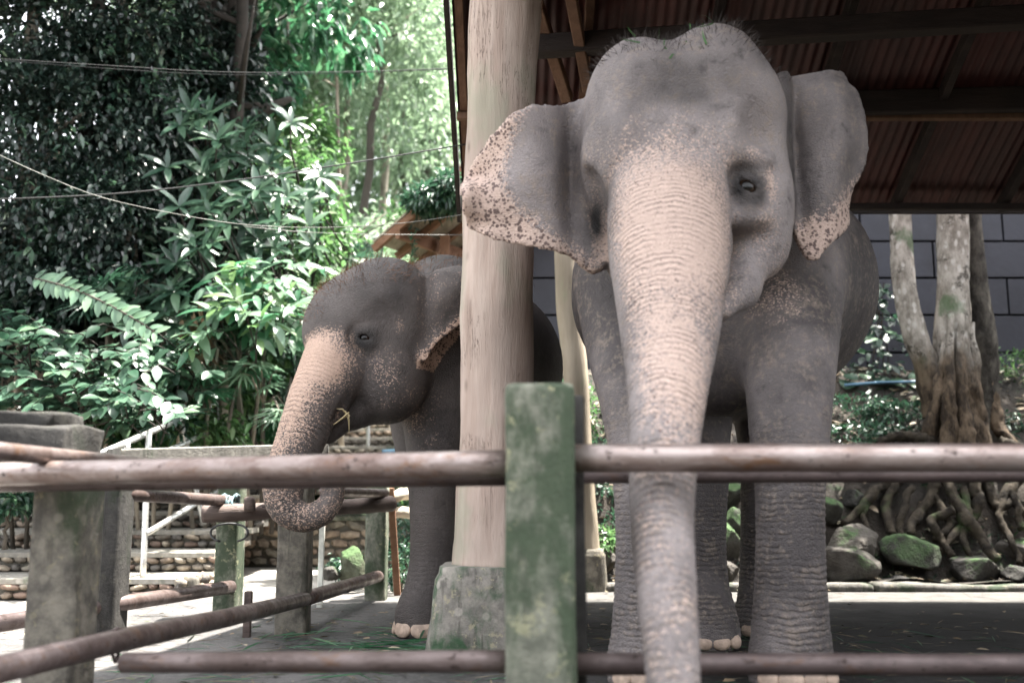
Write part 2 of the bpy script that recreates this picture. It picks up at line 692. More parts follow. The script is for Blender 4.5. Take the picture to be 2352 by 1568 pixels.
def smooth_noise(P, scale, seed=0, octaves=3):
    """cheap value noise on points (n,3), about -1..1"""
    P = np.asarray(P, float) * scale
    r = np.random.default_rng(seed)
    T = r.uniform(-1, 1, 4096)
    out = np.zeros(len(P))
    amp = 1.0
    tot = 0
    for o in range(octaves):
        q = P * (2 ** o) + 17.3 * o
        i = np.floor(q).astype(np.int64)
        f = q - i
        f = f * f * (3 - 2 * f)
        acc = 0
        for dx in (0, 1):
            for dy in (0, 1):
                for dz in (0, 1):
                    h = ((i[:, 0] + dx) * 73856093 ^ (i[:, 1] + dy) * 19349663 ^ (i[:, 2] + dz) * 83492791) & 4095
                    wgt = (f[:, 0] if dx else 1 - f[:, 0]) * (f[:, 1] if dy else 1 - f[:, 1]) * (f[:, 2] if dz else 1 - f[:, 2])
                    acc = acc + T[h] * wgt
        out += acc * amp
        tot += amp
        amp *= .5
    return out / tot


def rough_box(name, lo, hi, mat, parent=None, div=.05, amp=.008, seed=0, taper=None, rotz=0, bevel=.012):
    """a block with worn, uneven faces and softened edges, origin at its base centre; div = grid size"""
    lo, hi = Vector(lo), Vector(hi)
    c = (lo + hi) / 2
    sz = hi - lo
    bm = bmesh.new()
    bmesh.ops.create_cube(bm, size=1)
    for v in bm.verts:
        v.co = Vector((v.co.x * sz.x, v.co.y * sz.y, (v.co.z + .5) * sz.z))
    bmesh.ops.bevel(bm, geom=bm.edges[:], offset=bevel, segments=2, affect='EDGES', profile=.6)
    for ax in range(3):
        n = int(min(24, sz[ax] / div))
        for k in range(1, n):
            co = Vector((0, 0, 0))
            no = Vector((0, 0, 0))
            no[ax] = 1
            co[ax] = (k / n - .5) * sz[ax] if ax < 2 else k / n * sz[ax]
            bmesh.ops.bisect_plane(bm, geom=bm.verts[:] + bm.edges[:] + bm.faces[:], plane_co=co, plane_no=no)
    me = bpy.data.meshes.new(name)
    bm.to_mesh(me)
    bm.free()
    V = np.array([v.co for v in me.vertices])
    if taper:
        f = 1 + (taper - 1) * V[:, 2] / sz.z
        V[:, 0] *= f
        V[:, 1] *= f
    d = smooth_noise(V, 6, seed, 3) * amp
    d2 = smooth_noise(V, 6, seed + 50, 3) * amp
    d3 = smooth_noise(V, 3, seed + 90, 3) * amp
    V[:, 0] += d
    V[:, 1] += d2
    V[:, 2] += d3 * (V[:, 2] > sz.z * .5)
    me.vertices.foreach_set('co', V.astype(np.float32).ravel())
    me.polygons.foreach_set('use_smooth', [True] * len(me.polygons))
    me.materials.append(MATS[mat])
    me.update()
    o = bpy.data.objects.new(name, me)
    COL.objects.link(o)
    o.location = (c.x, c.y, lo.z)
    o.rotation_euler.z = rotz
    if parent is not None:
        kid(o, parent)
    return o


def beam(name, a, b, wd, ht, mat, parent=None, roll=0.0):
    """straight sawn timber from a to b, wd wide, ht tall"""
    a, b = Vector(a), Vector(b)
    d = b - a
    L = d.length
    t = d.normalized()
    up = Vector((0, 0, 1)) if abs(t.z) < .95 else Vector((0, 1, 0))
    s = t.cross(up).normalized()
    u = s.cross(t)
    if roll:
        q = Matrix.Rotation(roll, 3, t)
        s, u = q @ s, q @ u
    V = []
    e = min(wd, ht) * .08
    ring = [(-wd / 2 + e, -ht / 2), (wd / 2 - e, -ht / 2), (wd / 2, -ht / 2 + e), (wd / 2, ht / 2 - e), (wd / 2 - e, ht / 2), (-wd / 2 + e, ht / 2), (-wd / 2, ht / 2 - e), (-wd / 2, -ht / 2 + e)]
    for p in (Vector((0, 0, 0)), d):
        for x, y in ring:
            V.append(p + s * x + u * y)
    F = [(k, (k + 1) % 8, 8 + (k + 1) % 8, 8 + k) for k in range(8)] + [tuple(range(8))[::-1], tuple(range(8, 16))]
    o = mesh_obj(name, V, F, mat)
    o.location = a
    if parent is not None:
        kid(o, parent)
    return o


def pipe(name, pts, r, mat, label=None, cat='rail', group=None, parent=None, seg=16, sag=0.0):
    pts = [Vector(p) for p in pts]
    o0 = pts[0].copy()
    if len(pts) == 2:
        pts = [pts[0].lerp(pts[1], t) - Vector((0, 0, sag * 4 * t * (1 - t))) for t in np.linspace(0, 1, 9)]
    o = tube(name, [p - o0 for p in pts], r, mat, None, seg)
    o.location = o0
    if parent is not None:
        kid(o, parent)
    if label:
        tag(o, label, cat, group)
    return o

# ================================================================== the setting
def grid_sheet(name, x0, x1, y0, y1, nx, ny, zf, mat, kind='structure'):
    xs = np.linspace(x0, x1, nx)
    ys = np.linspace(y0, y1, ny)
    X, Y = np.meshgrid(xs, ys)
    V = np.stack([X.ravel(), Y.ravel(), zf(X.ravel(), Y.ravel())], 1)
    i = np.arange(nx * ny).reshape(ny, nx)
    Q = np.stack([i[:-1, :-1], i[:-1, 1:], i[1:, 1:], i[1:, :-1]], -1).reshape(-1, 4)
    o = mesh_np(name, V, Q, mat=mat, smooth=True)
    return tag(o, kind=kind)


def sstep(x, a, b):
    t = np.clip((x - a) / (b - a), 0, 1)
    return t * t * (3 - 2 * t)


# ground to the horizon
tag(mesh_obj('ground', [(-150, -150, -.02), (150, -150, -.02), (150, 250, -.02), (-150, 250, -.02)], [(0, 1, 2, 3)], 'soil'), kind='structure')
grid_sheet('path', -8.5, .4, 3.4, 11.0, 30, 30, lambda x, y: -.008 + 0 * x, 'path')
# the elephants' concrete floor
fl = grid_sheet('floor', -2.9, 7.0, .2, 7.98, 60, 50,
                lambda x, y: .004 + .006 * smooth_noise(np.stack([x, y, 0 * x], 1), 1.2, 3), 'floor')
# the wooded slope behind everything on the left
def hill_z(x, y):
    b = sstep(y, 10.5, 16) * 1.6 + np.maximum(0, y - 15) * .30 + sstep(-x, 4.5, 9) * sstep(y, 9, 14) * 3.5
    z = b + .25 * smooth_noise(np.stack([x, y, 0 * x], 1), .5, 5) * sstep(y, 10, 14)
    corridor = sstep(x, -4.6, -3.9) * sstep(-x, .6, 1.3) * sstep(-y, -17.5, -15.5)
    return z * (1 - corridor) + corridor * -.1 - .05
grid_sheet('hillside', -60, 3.0, 9.2, 110, 110, 130, hill_z, 'hill')
# the earth bank on the right behind the kerb
def bank_z(x, y):
    s = .05 + 1.0 * sstep(y, 8.5, 9.25) + 1.05 * sstep(y, 9.0, 10.6)
    return s + .07 * smooth_noise(np.stack([x, y, 0 * x], 1), 2.2, 8) - .0
grid_sheet('earth_bank', .35, 12, 8.16, 12.5, 90, 50, bank_z, 'soil')


# ------------------------------------------------------------------ kerb
for k in range(7):
    x0 = .45 + k * 1.2
    o = rough_box('kerb_stone', (x0, 8.0, -.01), (x0 + 1.19, 8.2, .06), 'kerb', None, .06, .022, 300 + k, bevel=.03)
    tag(o, 'low worn concrete kerb length along the foot of the earth bank', 'kerb', 'kerb lengths below the bank')

# ------------------------------------------------------------------ roof over the pen
EY, EZ, SL = 7.6, 3.045, .53
def roof_z(y):
    return EZ + SL * (EY - y)
roof = thing('pavilion_roof', 'dark red corrugated iron roof on brown rafters above the elephants', 'roof', (3.0, 5.0, 0))
XV, XE, YR = -.39, 9.0, 4.6
sw = .98
ncol = int((XE - XV) / sw) + 1
NW = 14
sheets = {}
for row, (ya, yb) in enumerate(((7.68, 5.75), (5.9, YR))):
    key = row
    xs = np.linspace(0, sw + .06, NW * 6 + 1)
    V = []
    for y in (ya, yb):
        for x in xs:
            V.append((x, y - ya, (ya - y) * SL + .011 * math.sin(2 * PI * x * NW / sw)))
    n = len(xs)
    F = [(i, i + 1, n + i + 1, n + i) for i in range(n - 1)]
    me = bpy.data.meshes.new('roof_sheet')
    me.from_pydata(V, [], F)
    me.polygons.foreach_set('use_smooth', [True] * len(F))
    me.materials.append(MATS['roof_sheet'])
    for c in range(ncol):
        o = bpy.data.objects.new('roof_sheet', me)
        COL.objects.link(o)
        o.parent = roof
        lift = .02 * (row % 2) + .006 * (c % 2) + .03
        o.location = Vector((XV + c * sw, ya, roof_z(ya) + lift)) - roof.location
xr = XV + .05
while xr < 9:
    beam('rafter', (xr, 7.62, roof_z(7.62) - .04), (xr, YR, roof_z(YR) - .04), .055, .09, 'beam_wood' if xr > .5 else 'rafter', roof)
    xr += .84
for y, h, m in ((7.52, .05, 'beam_wood'), (6.72, .05, 'rafter'), (5.55, .07, 'beam_wood')):
    beam('purlin', (XV, y, roof_z(y) - .115), (XE, y, roof_z(y) - .115), .06, h, m, roof)
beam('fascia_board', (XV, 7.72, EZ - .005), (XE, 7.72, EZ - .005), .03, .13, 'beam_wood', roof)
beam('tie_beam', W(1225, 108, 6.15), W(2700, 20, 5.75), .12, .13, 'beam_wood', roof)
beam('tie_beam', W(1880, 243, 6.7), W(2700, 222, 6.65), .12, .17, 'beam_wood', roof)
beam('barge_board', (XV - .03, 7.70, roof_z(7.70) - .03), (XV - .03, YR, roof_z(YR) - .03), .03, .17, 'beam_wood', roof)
beam('strut', W(1234, 10, 5.95), W(1303, 228, 6.55), .075, .075, 'rafter', roof)
beam('strut', W(1306, -40, 5.7), W(1351, 205, 6.4), .07, .08, 'rafter', roof)
beam('strut', W(1268, -20, 6.2), W(1290, 160, 6.6), .05, .05, 'rafter', roof)

# unseen front slope of the same roof, shaped to hold back skylight
for row, (ya, yb) in enumerate(((YR - 2.2, YR),)):
    xs = np.linspace(0, sw + .06, NW * 6 + 1)
    V = [(x, y - ya, (y - ya) * SL + .011 * math.sin(2 * PI * x * NW / sw)) for y in (ya, yb) for x in xs]
    n = len(xs)
    me = bpy.data.meshes.new('roof_sheet')
    me.from_pydata(V, [], [(i, i + 1, n + i + 1, n + i) for i in range(n - 1)])
    me.materials.append(MATS['roof_sheet'])
    for c in range(ncol):
        o = bpy.data.objects.new('roof_sheet', me)
        COL.objects.link(o)
        o.parent = roof
        o.location = Vector((XV + c * sw, ya, roof_z(YR) - (YR - ya) * SL + .03 + .02 * row + .006 * (c % 2))) - roof.location
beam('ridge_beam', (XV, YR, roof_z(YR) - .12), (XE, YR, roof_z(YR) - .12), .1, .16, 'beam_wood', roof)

# ------------------------------------------------------------------ dark panelled wall
wall = thing('panel_wall', 'dark blue grey wall of large staggered panels behind the trees', 'wall', (4.0, 11.0, 0))
WY = 11.0
mesh_obj('wall_backing', [(-.2, WY + .05, 0), (9, WY + .05, 0), (9, WY + .05, 4.6), (-.2, WY + .05, 4.6), (-.2, WY + .25, 0), (9, WY + .25, 0), (9, WY + .25, 4.6), (-.2, WY + .25, 4.6)],
         [(0, 1, 2, 3), (5, 4, 7, 6), (0, 3, 7, 4), (1, 5, 6, 2), (3, 2, 6, 7)], 'seam', None)
kid(bpy.data.objects['wall_backing'], wall)
ph, pw = .425, 1.62
pme = None
for r in range(8):
    z0 = 1.05 + r * ph
    off = (r % 2) * pw / 2
    for c in range(-1, 6):
        x0 = -.9 + c * pw + off
        xa, xb = max(x0 + .012, -.2), min(x0 + pw - .012, 9)
        if xb - xa < .2:
            continue
        o = beam('panel', (xa, WY + .02, z0 + ph / 2), (xb, WY + .02, z0 + ph / 2), .06, ph - .022, 'wall_panel', wall)

# ------------------------------------------------------------------ timber poles
def pole(name, rows, mat, label, seed, wob, seg=40, n=60):
    """rows of (x, y, Y, r): axis seen in the photo and radius in metres"""
    P = [(*W(x, y, Y), r) for x, y, Y, r in rows]
    S = spline(P, n)
    base = Vector(S[0, :3])
    V = []
    F = []
    for i in range(n):
        for k in range(seg):
            a = 2 * PI * k / seg
            V.append((S[i, 0] + math.cos(a) * S[i, 3], S[i, 1] + math.sin(a) * S[i, 3], S[i, 2]))
    V = np.array(V)
    nz = smooth_noise(V * np.array([1, 1, .35]), 5, seed, 3) * wob
    nz += smooth_noise(V * np.array([1, 1, .25]), 16, seed + 4, 2) * wob * .25
    c = np.repeat(S[:, :2], seg, 0)
    dirv = V[:, :2] - c
    V[:, :2] += dirv * nz[:, None]
    for i in range(n - 1):
        for k in range(seg):
            k2 = (k + 1) % seg
            F.append((i * seg + k, i * seg + k2, (i + 1) * seg + k2, (i + 1) * seg + k))
    F.append(tuple(range(seg))[::-1])
    F.append(tuple((n - 1) * seg + k for k in range(seg)))
    o = mesh_obj(name, V - np.array(base), F, mat, None, True)
    o.location = base
    tag(o, label, 'pole')
    return o


pole('timber_pole', [(1136, 1302, 4.95, .205), (1139, 1150, 4.95, .192), (1141, 900, 4.95, .182), (1143, 600, 4.95, .176), (1146, 330, 4.95, .172), (1150, 180, 4.95, .175), (1156, 60, 4.95, .184), (1158, -60, 4.95, .182), (1160, -330, 4.95, .176)],
     'pole_wood', 'thick peeled pale timber pole standing on a tapered concrete block', 11, .16)
pole('timber_pole', [(1352, 1300, 8.1, .095), (1340, 1150, 8.1, .10), (1322, 850, 8.1, .10), (1304, 700, 8.1, .105), (1300, 560, 8.1, .10), (1297, 430, 8.1, .10), (1300, 330, 8.1, .095)],
     'pole_thin', 'slender pale timber pole with a stub footing behind the standing elephant', 31, .22)

# footings
def footing(name, cx, cy, r0, r1, h, mat, label, seed, sq=3.0, seg=56, rows=16):
    V, F = [], []
    for i in range(rows):
        t = i / (rows - 1)
        r = r0 + (r1 - r0) * t
        if t > .93:
            r -= .012
        for k in range(seg):
            a = 2 * PI * k / seg
            q = (abs(math.cos(a)) ** sq + abs(math.sin(a)) ** sq) ** (-1 / sq)
            V.append((math.cos(a) * r * q, math.sin(a) * r * q, t * h))
    V = np.array(V)
    V[:, :2] *= (1 + smooth_noise(V + seed, 7, seed, 3) * .035)[:, None]
    V = V.tolist()
    for i in range(rows - 1):
        for k in range(seg):
            k2 = (k + 1) % seg
            F.append((i * seg + k, i * seg + k2, (i + 1) * seg + k2, (i + 1) * seg + k))
    V.append((0, 0, h + .01))
    for k in range(seg):
        F.append(((rows - 1) * seg + k, (rows - 1) * seg + (k + 1) % seg, len(V) - 1))
    o = mesh_obj(name, V, F, mat, None, True)
    o.location = (cx, cy, 0)
    tag(o, label, 'footing')
    return o


footing('concrete_footing', FX(1138, 4.95, .2), 4.95, .325, .272, .415, 'block', 'tapered concrete block with green streaks under the thick timber pole', 5, 7.0)
footing('concrete_footing', FX(1358, 8.05, .1), 8.1, .13, .115, .33, 'post_pale', 'small mossy concrete stub at the foot of the slender pole', 9, 3.5)

# ------------------------------------------------------------------ fence posts
def post(x0, x1, ytop, Y, dep, mat, label, seed, top=None, bev=.018, amp=.006, rotz=0):
    zt = W(0, ytop, Y).z if top is None else top
    xa, xb = FX(x0, Y, zt * .5), FX(x1, Y, zt * .5)
    o = rough_box('concrete_post', (xa, Y, -.02), (xb, Y + dep, zt), mat, None, .06, amp, seed, None, rotz, bev)
    return tag(o, label, 'post', 'concrete fence posts')


fp = post(1160, 1324, 875, 2.6, .17, 'post_green', 'broad concrete post covered in green algae joining the front pipe rails', 21, bev=.02)
o = rough_box('backing_strip', (FX(1300, 2.79, .5), 2.775, -.02), (FX(1346, 2.79, .5), 2.82, W(0, 908, 2.79).z), 'post_dark', None, .08, .003, 22)
kid(o, fp)
post(57, 172, 1085, 3.32, .2, 'post_pale', 'stained pale concrete post under the thick mossy concrete slab', 23, amp=.008)
post(226, 268, 1085, 5.0, .2, 'post_dark', 'narrow dark concrete post standing behind the stained pale post', 24)
post(494, 546, 1040, 6.3, .19, 'post_green', 'green stained concrete post with rope round its top at the steps', 25)
post(635, 707, 1040, 5.5, .17, 'post_pale', 'pale mottled concrete post under the curled trunk', 26)
post(838, 886, 1118, 7.35, .17, 'post_green', 'mossy concrete post carrying the right end of the log rail', 27)

# the thick slab on the left posts, and the long grey beam behind
sl = rough_box('concrete_slab', (-2.9, 3.35, .835), (FX(232, 3.4, .95) - .13, 3.75, .985), 'post_dark', None, .045, .038, 41, None, math.radians(4))
sl.location.x += .0
tag(sl, 'thick dark mossy concrete slab lying on the pale corner post', 'slab')
o = rough_box('concrete_slab', (-2.9, 3.40, .975), (FX(190, 3.4, 1) - .13, 3.7, 1.045), 'post_dark', None, .045, .038, 43, None, math.radians(4))
tag(o, 'thinner rough dark slab stacked on the mossy corner slab', 'slab')
gb = beam('fence_beam', W(262, 1053, 5.15), W(738, 1036, 6.45), .12, .10, 'beam_conc')
tag(gb, 'long grey concrete beam running behind the curled trunk', 'beam')

# ------------------------------------------------------------------ pipe rails
pipe('pipe_rail', [W(1200, 1063, 2.70), W(-90, 1090, 3.24)], .037, 'pipe_front', 'worn shiny steel pipe rail left of the green post, upper', group=None)
pipe('pipe_rail', [W(1165, 1094, 2.84), W(-90, 1113, 3.36)], .026, 'pipe_dark', 'thin dark pipe directly below the shiny upper left rail')
pipe('pipe_rail', [W(1280, 1052, 2.70), W(2500, 1051, 2.66)], .038, 'pipe_front', 'worn shiny steel pipe rail across the standing elephant, upper')
pipe('pipe_rail', [W(1330, 1091, 3.12), W(2500, 1087, 3.12)], .026, 'pipe_dark', 'thin dark pipe directly below the rail across the standing elephant')
pipe('pipe_rail', [W(1200, 1517, 2.69), W(284, 1521, 2.98)], .029, 'pipe_purple', 'purplish steel pipe rail left of the green post, lower')
pipe('pipe_rail', [W(1290, 1524, 2.72), W(2500, 1526, 2.80)], .029, 'pipe_dark', 'dark steel pipe rail behind the hanging trunk tip, lower')
dp = pipe('pipe_rail', [W(-60, 1551, 2.62), W(265, 1472, 3.2), W(520, 1418, 4.1), W(700, 1375, 5.52)], .037, 'pipe_purple', 'long rusty pipe rail running back from the pale corner post, lower')
pipe('pipe_rail', [W(700, 1374, 5.6), W(872, 1322, 7.4)], .042, 'pipe_purple', 'rusty pipe rail between the pale mottled post and the mossy post, lower')
pipe('pipe_rail', [W(-60, 1440, 4.6), W(270, 1386, 5.1), W(530, 1347, 6.3)], .04, 'pipe_purple', 'brown pipe rail in front of the stone steps, lower')
pipe('pipe_rail', [W(262, 1133, 5.05), W(528, 1150, 6.25)], .034, 'pipe_purple', 'reddish pipe rail in front of the stone steps, upper')
pipe('pipe_rail', [W(-60, 1031, 2.75), W(330, 1066, 3.9)], .027, 'pipe_purple', 'brown pipe rail sloping past the thick mossy slab')
pipe('pipe_rail', [W(745, 1128, 6.1), W(884, 1133, 7.3)], .034, 'pipe_purple', 'short pipe rail end tied to the mossy post')
# collar of wire round the long pipe
c0 = W(268, 1473, 3.2)
tub = []
for k in range(13):
    a = 2 * PI * k / 12
    tub.append((.006 * math.sin(a * 2), math.cos(a) * .043, math.sin(a) * .05 - .01))
o = tube('wire_collar', tub, .006, 'pipe_dark', None, 6)
o.location = c0
tag(o, 'twist of dark wire round the long rusty pipe', 'wire')

# log rail, rope, cut branches, little stake
lg = [(466, 1180, 6.12, .052), (540, 1177, 6.15, .055), (640, 1171, 6.3, .05), (760, 1165, 6.75, .052), (850, 1160, 7.1, .055), (899, 1156, 7.28, .056)]
P = spline([(*W(x, y, Y), r) for x, y, Y, r in lg], 30)
o0 = Vector(P[0, :3])
o = tube('log_rail', [Vector(p[:3]) - o0 for p in P], list(P[:, 3]), 'log', None, 14, .05, 3)
o.location = o0
tag(o, 'rough brown log tied across the posts behind the curled trunk', 'log')
k0 = W(572, 1157, 6.1)
o = rough_box('wood_knob', (k0.x - .035, k0.y - .03, k0.z - .045), (k0.x + .035, k0.y + .03, k0.z + .045), 'log', None, .02, .012, 55, bevel=.025)
tag(o, 'dark knob of wood on the log beside the rope', 'knob')
rp = []
rc = W(527, 1158, 6.2)
for k in range(60):
    a = 2 * PI * k / 11
    rp.append((-.05 + .10 * k / 60 + .006 * math.sin(k * 3.1), math.cos(a) * .075, math.sin(a) * .062 - .01 + .01 * math.sin(k)))
o = tube('rope', rp, .009, 'rope_blue', None, 6)
o.location = rc
tag(o, 'blue grey rope lashing the log to the green stained post', 'rope')
rp = [(.115 * math.sin(t), .01 * math.sin(t * 3), -.03 - .085 * (1 - math.cos(t)) / 2 * 1.3) for t in np.linspace(-2.7, 2.7, 24)]
o = tube('rope_loop', [Vector((p[0], p[1], p[2])) for p in rp], .007, 'wire_dark', None, 6)
o.location = W(528, 1190, 6.08)
tag(o, 'dark loop of rope hanging below the log', 'rope')
st = rough_box('wooden_stake', (FX(558, 5.45, .1), 5.45, -.01), (FX(575, 5.45, .1), 5.49, .243), 'log', None, .05, .004, 61, bevel=.006)
tag(st, 'short dark wooden stake in the floor by the rusty pipe', 'stake')
for a, b2, r, s in ((W(893, 1147, 7.7), W(948, 1133, 8.0), .05, 1), (W(890, 1180, 7.75), W(952, 1180, 7.9), .045, 2)):
    o = tube('cut_branch', [Vector((0, 0, 0)), (b2 - a) * .5 + Vector((0, 0, .02)), b2 - a], [r * .8, r, r * .95], 'log_pale', None, 12, .08, s)
    o.location = a
    tag(o, 'pale freshly cut branch stub beside the mossy post', 'branch', 'cut branches by the mossy post')
o = beam('plank_post', W(897, 1120, 7.62) , (FX(913, 7.75, 0), 7.75, 0), .05, .04, 'hut_wood')
tag(o, 'thin brown timber prop behind the mossy post', 'prop')
o = beam('plank_post', (FX(740, 6.9, .5), 6.9, .62), (FX(734, 6.9, 0), 6.9, 0), .035, .03, 'white_paint')
tag(o, 'thin white prop behind the pale mottled post', 'prop')
o = beam('plank_post', (FX(903, 7.9, .5), 7.9, .50), (FX(911, 7.9, 0), 7.9, 0), .045, .03, 'log_pale')
tag(o, 'pale leaning plank end behind the mossy post', 'plank')
o = pipe('hose', [W(878, 1040, 10.2), W(922, 1037, 10.2)], .035, 'blue_pipe', 'short length of blue grey pipe lying by the far steps', 'pipe')

# ------------------------------------------------------------------ stone steps and walls
def stone_mesh(seed, flat=.55):
    r = random.Random(seed)
    bm = bmesh.new()
    bmesh.ops.create_icosphere(bm, subdivisions=1, radius=.5)
    for v in bm.verts:
        q = v.co.copy()
        n = q.length
        k = 1 + (r.random() - .5) * .34
        v.co = Vector((q.x * k, q.y * k * .8, q.z * k))
        v.co.x = max(-.46, min(.46, v.co.x * 1.12))
        v.co.z = max(-.45, min(.45, v.co.z * 1.12))
    me = bpy.data.meshes.new('stone')
    bm.to_mesh(me)
    bm.free()
    me.polygons.foreach_set('use_smooth', [True] * len(me.polygons))
    return me


CB = [stone_mesh(s) for s in range(8)]
for m_ in CB:
    m_.materials.append(MATS['cobble'])
RB = []
for s in range(20, 28):
    m_ = stone_mesh(s)
    m_.polygons.foreach_set('use_smooth', [False] * len(m_.polygons))
    m_.materials.append(MATS['rubble'])
    RB.append(m_)


def lay_stones(parent, x0, x1, yface, z0, z1, sw_, sh, pool, seed, single=True, slant=0.0):
    r = random.Random(seed)
    rows = max(1, round((z1 - z0) / sh))
    h = (z1 - z0) / rows
    acc = []
    for i in range(rows):
        x = x0 + r.uniform(0, sw_ * .5)
        while x < x1:
            wd = sw_ * r.uniform(.65, 1.5)
            me = r.choice(pool)
            M_ = Matrix.Translation((x + wd / 2, yface + slant * (x - x0) + r.uniform(-.012, .01), z0 + h * (i + .5) + r.uniform(-.1, .1) * h)) @ Matrix.Rotation(r.uniform(-.35, .35), 4, 'Y') @ Matrix.Diagonal((wd * 1.02, sw_ * .9, h * r.uniform(.92, 1.18), 1))
            if single:
                o = bpy.data.objects.new('stone', me)
                COL.objects.link(o)
                o.matrix_world = M_
                o.parent = parent
                o.location = M_.translation - org(parent)
            else:
                acc.append((me, M_))
            x += wd * .97
    if acc:
        V, F = [], []
        for me, M_ in acc:
            b0 = len(V)
            V += [M_ @ v.co for v in me.vertices]
            F += [tuple(b0 + i for i in p.vertices) for p in me.polygons]
        o = mesh_obj('stones', V, F, None, None, True)
        o.data.materials.append(pool[0].materials[0])
        o['kind'] = 'stuff'
        kid(o, parent)


steps = thing('stone_steps', 'broad steps with cobble faced risers climbing the slope by the steel handrail', 'steps', (-3.2, 7.5, 0))
for k in range(13):
    y0 = 7.42 + .64 * k
    z0, z1 = .152 * k, .152 * (k + 1)
    xl = -7.5
    xrr = -2.36 if k < 5 else (-1.35 if k < 8 else -.9)
    bx_ = beam('tread', (xl, y0 + .43, z1 - .022), (xrr, y0 + .43, z1 - .022), .84, .04, 'tread', steps)
    rb_ = beam('riser', (xl, y0 + .30, (z0 + z1 - .055) / 2), (xrr - .02, y0 + .30, (z0 + z1 - .055) / 2), .5, z1 - z0 - .06, 'mortar', steps)
    vis = max(xl, FX(-20, y0, z0))
    single = k < 6
    sz = .105 if k < 8 else .13
    lay_stones(rb_, vis, xrr, y0 + .035, z0 + .002, z1 - .03, sz, .06, CB, 70 + k, single)
# curved wing wall at the foot of the steps (rounded cobbles)
wing = thing('cobble_wing_wall', 'low rounded cobble wall ending the lowest stone step', 'wall', (-2.5, 7.5, 0))
pts = [(-2.42, 7.36), (-2.28, 7.62), (-2.27, 7.95)]
for i in range(26):
    t = i / 25
    a = Vector(pts[0]).lerp(Vector(pts[1]), min(1, t * 2)) if t < .5 else Vector(pts[1]).lerp(Vector(pts[2]), t * 2 - 1)
    hh = .20 - .08 * abs(t - .5)
    for j in range(3):
        o = bpy.data.objects.new('stone', CB[(i * 3 + j) % 8])
        COL.objects.link(o)
        s = .075 * (1 + .3 * math.sin(i * 7 + j * 3))
        o.scale = (s, s, s * .8)
        o.rotation_euler = (0, i * 1.3 + j, i * .7)
        o.location = Vector((a.x + .03 * math.sin(i * 5 + j), a.y, .02 + hh * (j + .5) / 4)) - wing.location
        o.parent = wing
core = rough_box('wing_core', (-2.44, 7.42, 0), (-2.30, 7.98, .16), 'mortar', None, .1, .02, 77, bevel=.03)
kid(core, wing)

rw = thing('retaining_wall', 'low rubble retaining wall of brown stones with mossy top behind the pen', 'wall', (-1.8, 10.9, 0))
core = rough_box('wall_core', (-3.6, 10.95, -.02), (-.2, 11.35, .50), 'mortar', None, .2, .02, 78, bevel=.03)
kid(core, rw)
lay_stones(rw, -2.95, -.85, 10.96, .0, .49, .17, .105, RB, 91, True)
cap = rough_box('mossy_capping', (-3.6, 10.9, .485), (-.2, 11.4, .535), 'post_green', None, .1, .012, 79, bevel=.012)
kid(cap, rw)

# steel handrails up the steps
def handrail(name, label, tops, mids, posts):
    t = thing(name, label, 'handrail', tuple(posts[0][0]))
    for seg_ in tops + mids:
        pipe('rail', seg_, .024, 'steel', parent=t, seg=10)
    for a, b2 in posts:
        pipe('upright', [a, b2], .024, 'steel', parent=t, seg=10)
    return t


handrail('steel_handrail', 'straight steel handrail with thin bars rising beside the stone steps',
         [[W(232, 1041, 7.0), W(505, 923, 9.6)]],
         [[W(330, 1062, 7.5), W(502, 981, 9.6)], [W(337, 1224, 7.6), W(500, 1126, 9.3)]],
         [(W(328, 1324, 7.55), W(342, 992, 7.75)), (W(503, 1130, 9.6), W(505, 923, 9.6)), (W(468, 1205, 8.8), W(415, 962, 8.7)), (W(292, 1140, 7.4), W(292, 1015, 7.4))])
handrail('steel_handrail', 'steel handrail with slim uprights beside the far steps behind the elephant jaw',
         [[W(540, 1035, 10.2), W(760, 930, 12.6)], [W(760, 930, 12.6), W(960, 926, 12.6)]], [],
         [(W(749, 1090, 12.0), W(749, 938, 12.3)), (W(845, 1060, 12.6), W(845, 928, 12.6)), (W(588, 1080, 10.6), W(588, 1013, 10.7))])
pipe('steel_rail', [W(612, 865, 14.0), W(700, 866, 14.0)], .03, 'steel', 'short level steel rail in the shrubs above the curled trunk', seg=10)

# ------------------------------------------------------------------ rocks
def rock(x0, x1, y0, y1, Y, mat, label, seed, flat=1.0):
    a, b2 = W(x0, y1, Y), W(x1, y0, Y)
    cx, cz = (a.x + b2.x) / 2, (a.z + b2.z) / 2
    rx, rz = (b2.x - a.x) / 2 * 1.04, (b2.z - a.z) / 2 * 1.08
    ry = max(.14, rx * .8)
    bm = bmesh.new()
    bmesh.ops.create_icosphere(bm, subdivisions=4, radius=1)
    V = np.array([v.co for v in bm.verts])
    r = np.random.default_rng(seed)
    for _ in range(16):                       # break flat facets off the ball
        n = r.normal(size=3)
        n /= np.linalg.norm(n)
        dcut = r.uniform(.55, .85)
        ex = V @ n - dcut
        V -= np.where(ex > 0, ex, 0)[:, None] * n * .97
    V *= (1 + .09 * smooth_noise(V, 2.5, seed, 4) + .035 * smooth_noise(V, 9, seed + 3, 3))[:, None]
    V /= np.abs(V).max(0)
    V *= np.array([rx, ry, rz])
    V += np.random.default_rng(seed).normal(0, .002, V.shape)
    for v, c in zip(bm.verts, V):
        v.co = c
    me = bpy.data.meshes.new('rock')
    bm.to_mesh(me)
    bm.free()
    me.polygons.foreach_set('use_smooth', [True] * len(me.polygons))
    me.materials.append(MATS[mat])
    o = bpy.data.objects.new('rock', me)
    COL.objects.link(o)
    o.location = (cx, Y + ry * .3, cz)
    tag(o, label, 'rock')
    return o


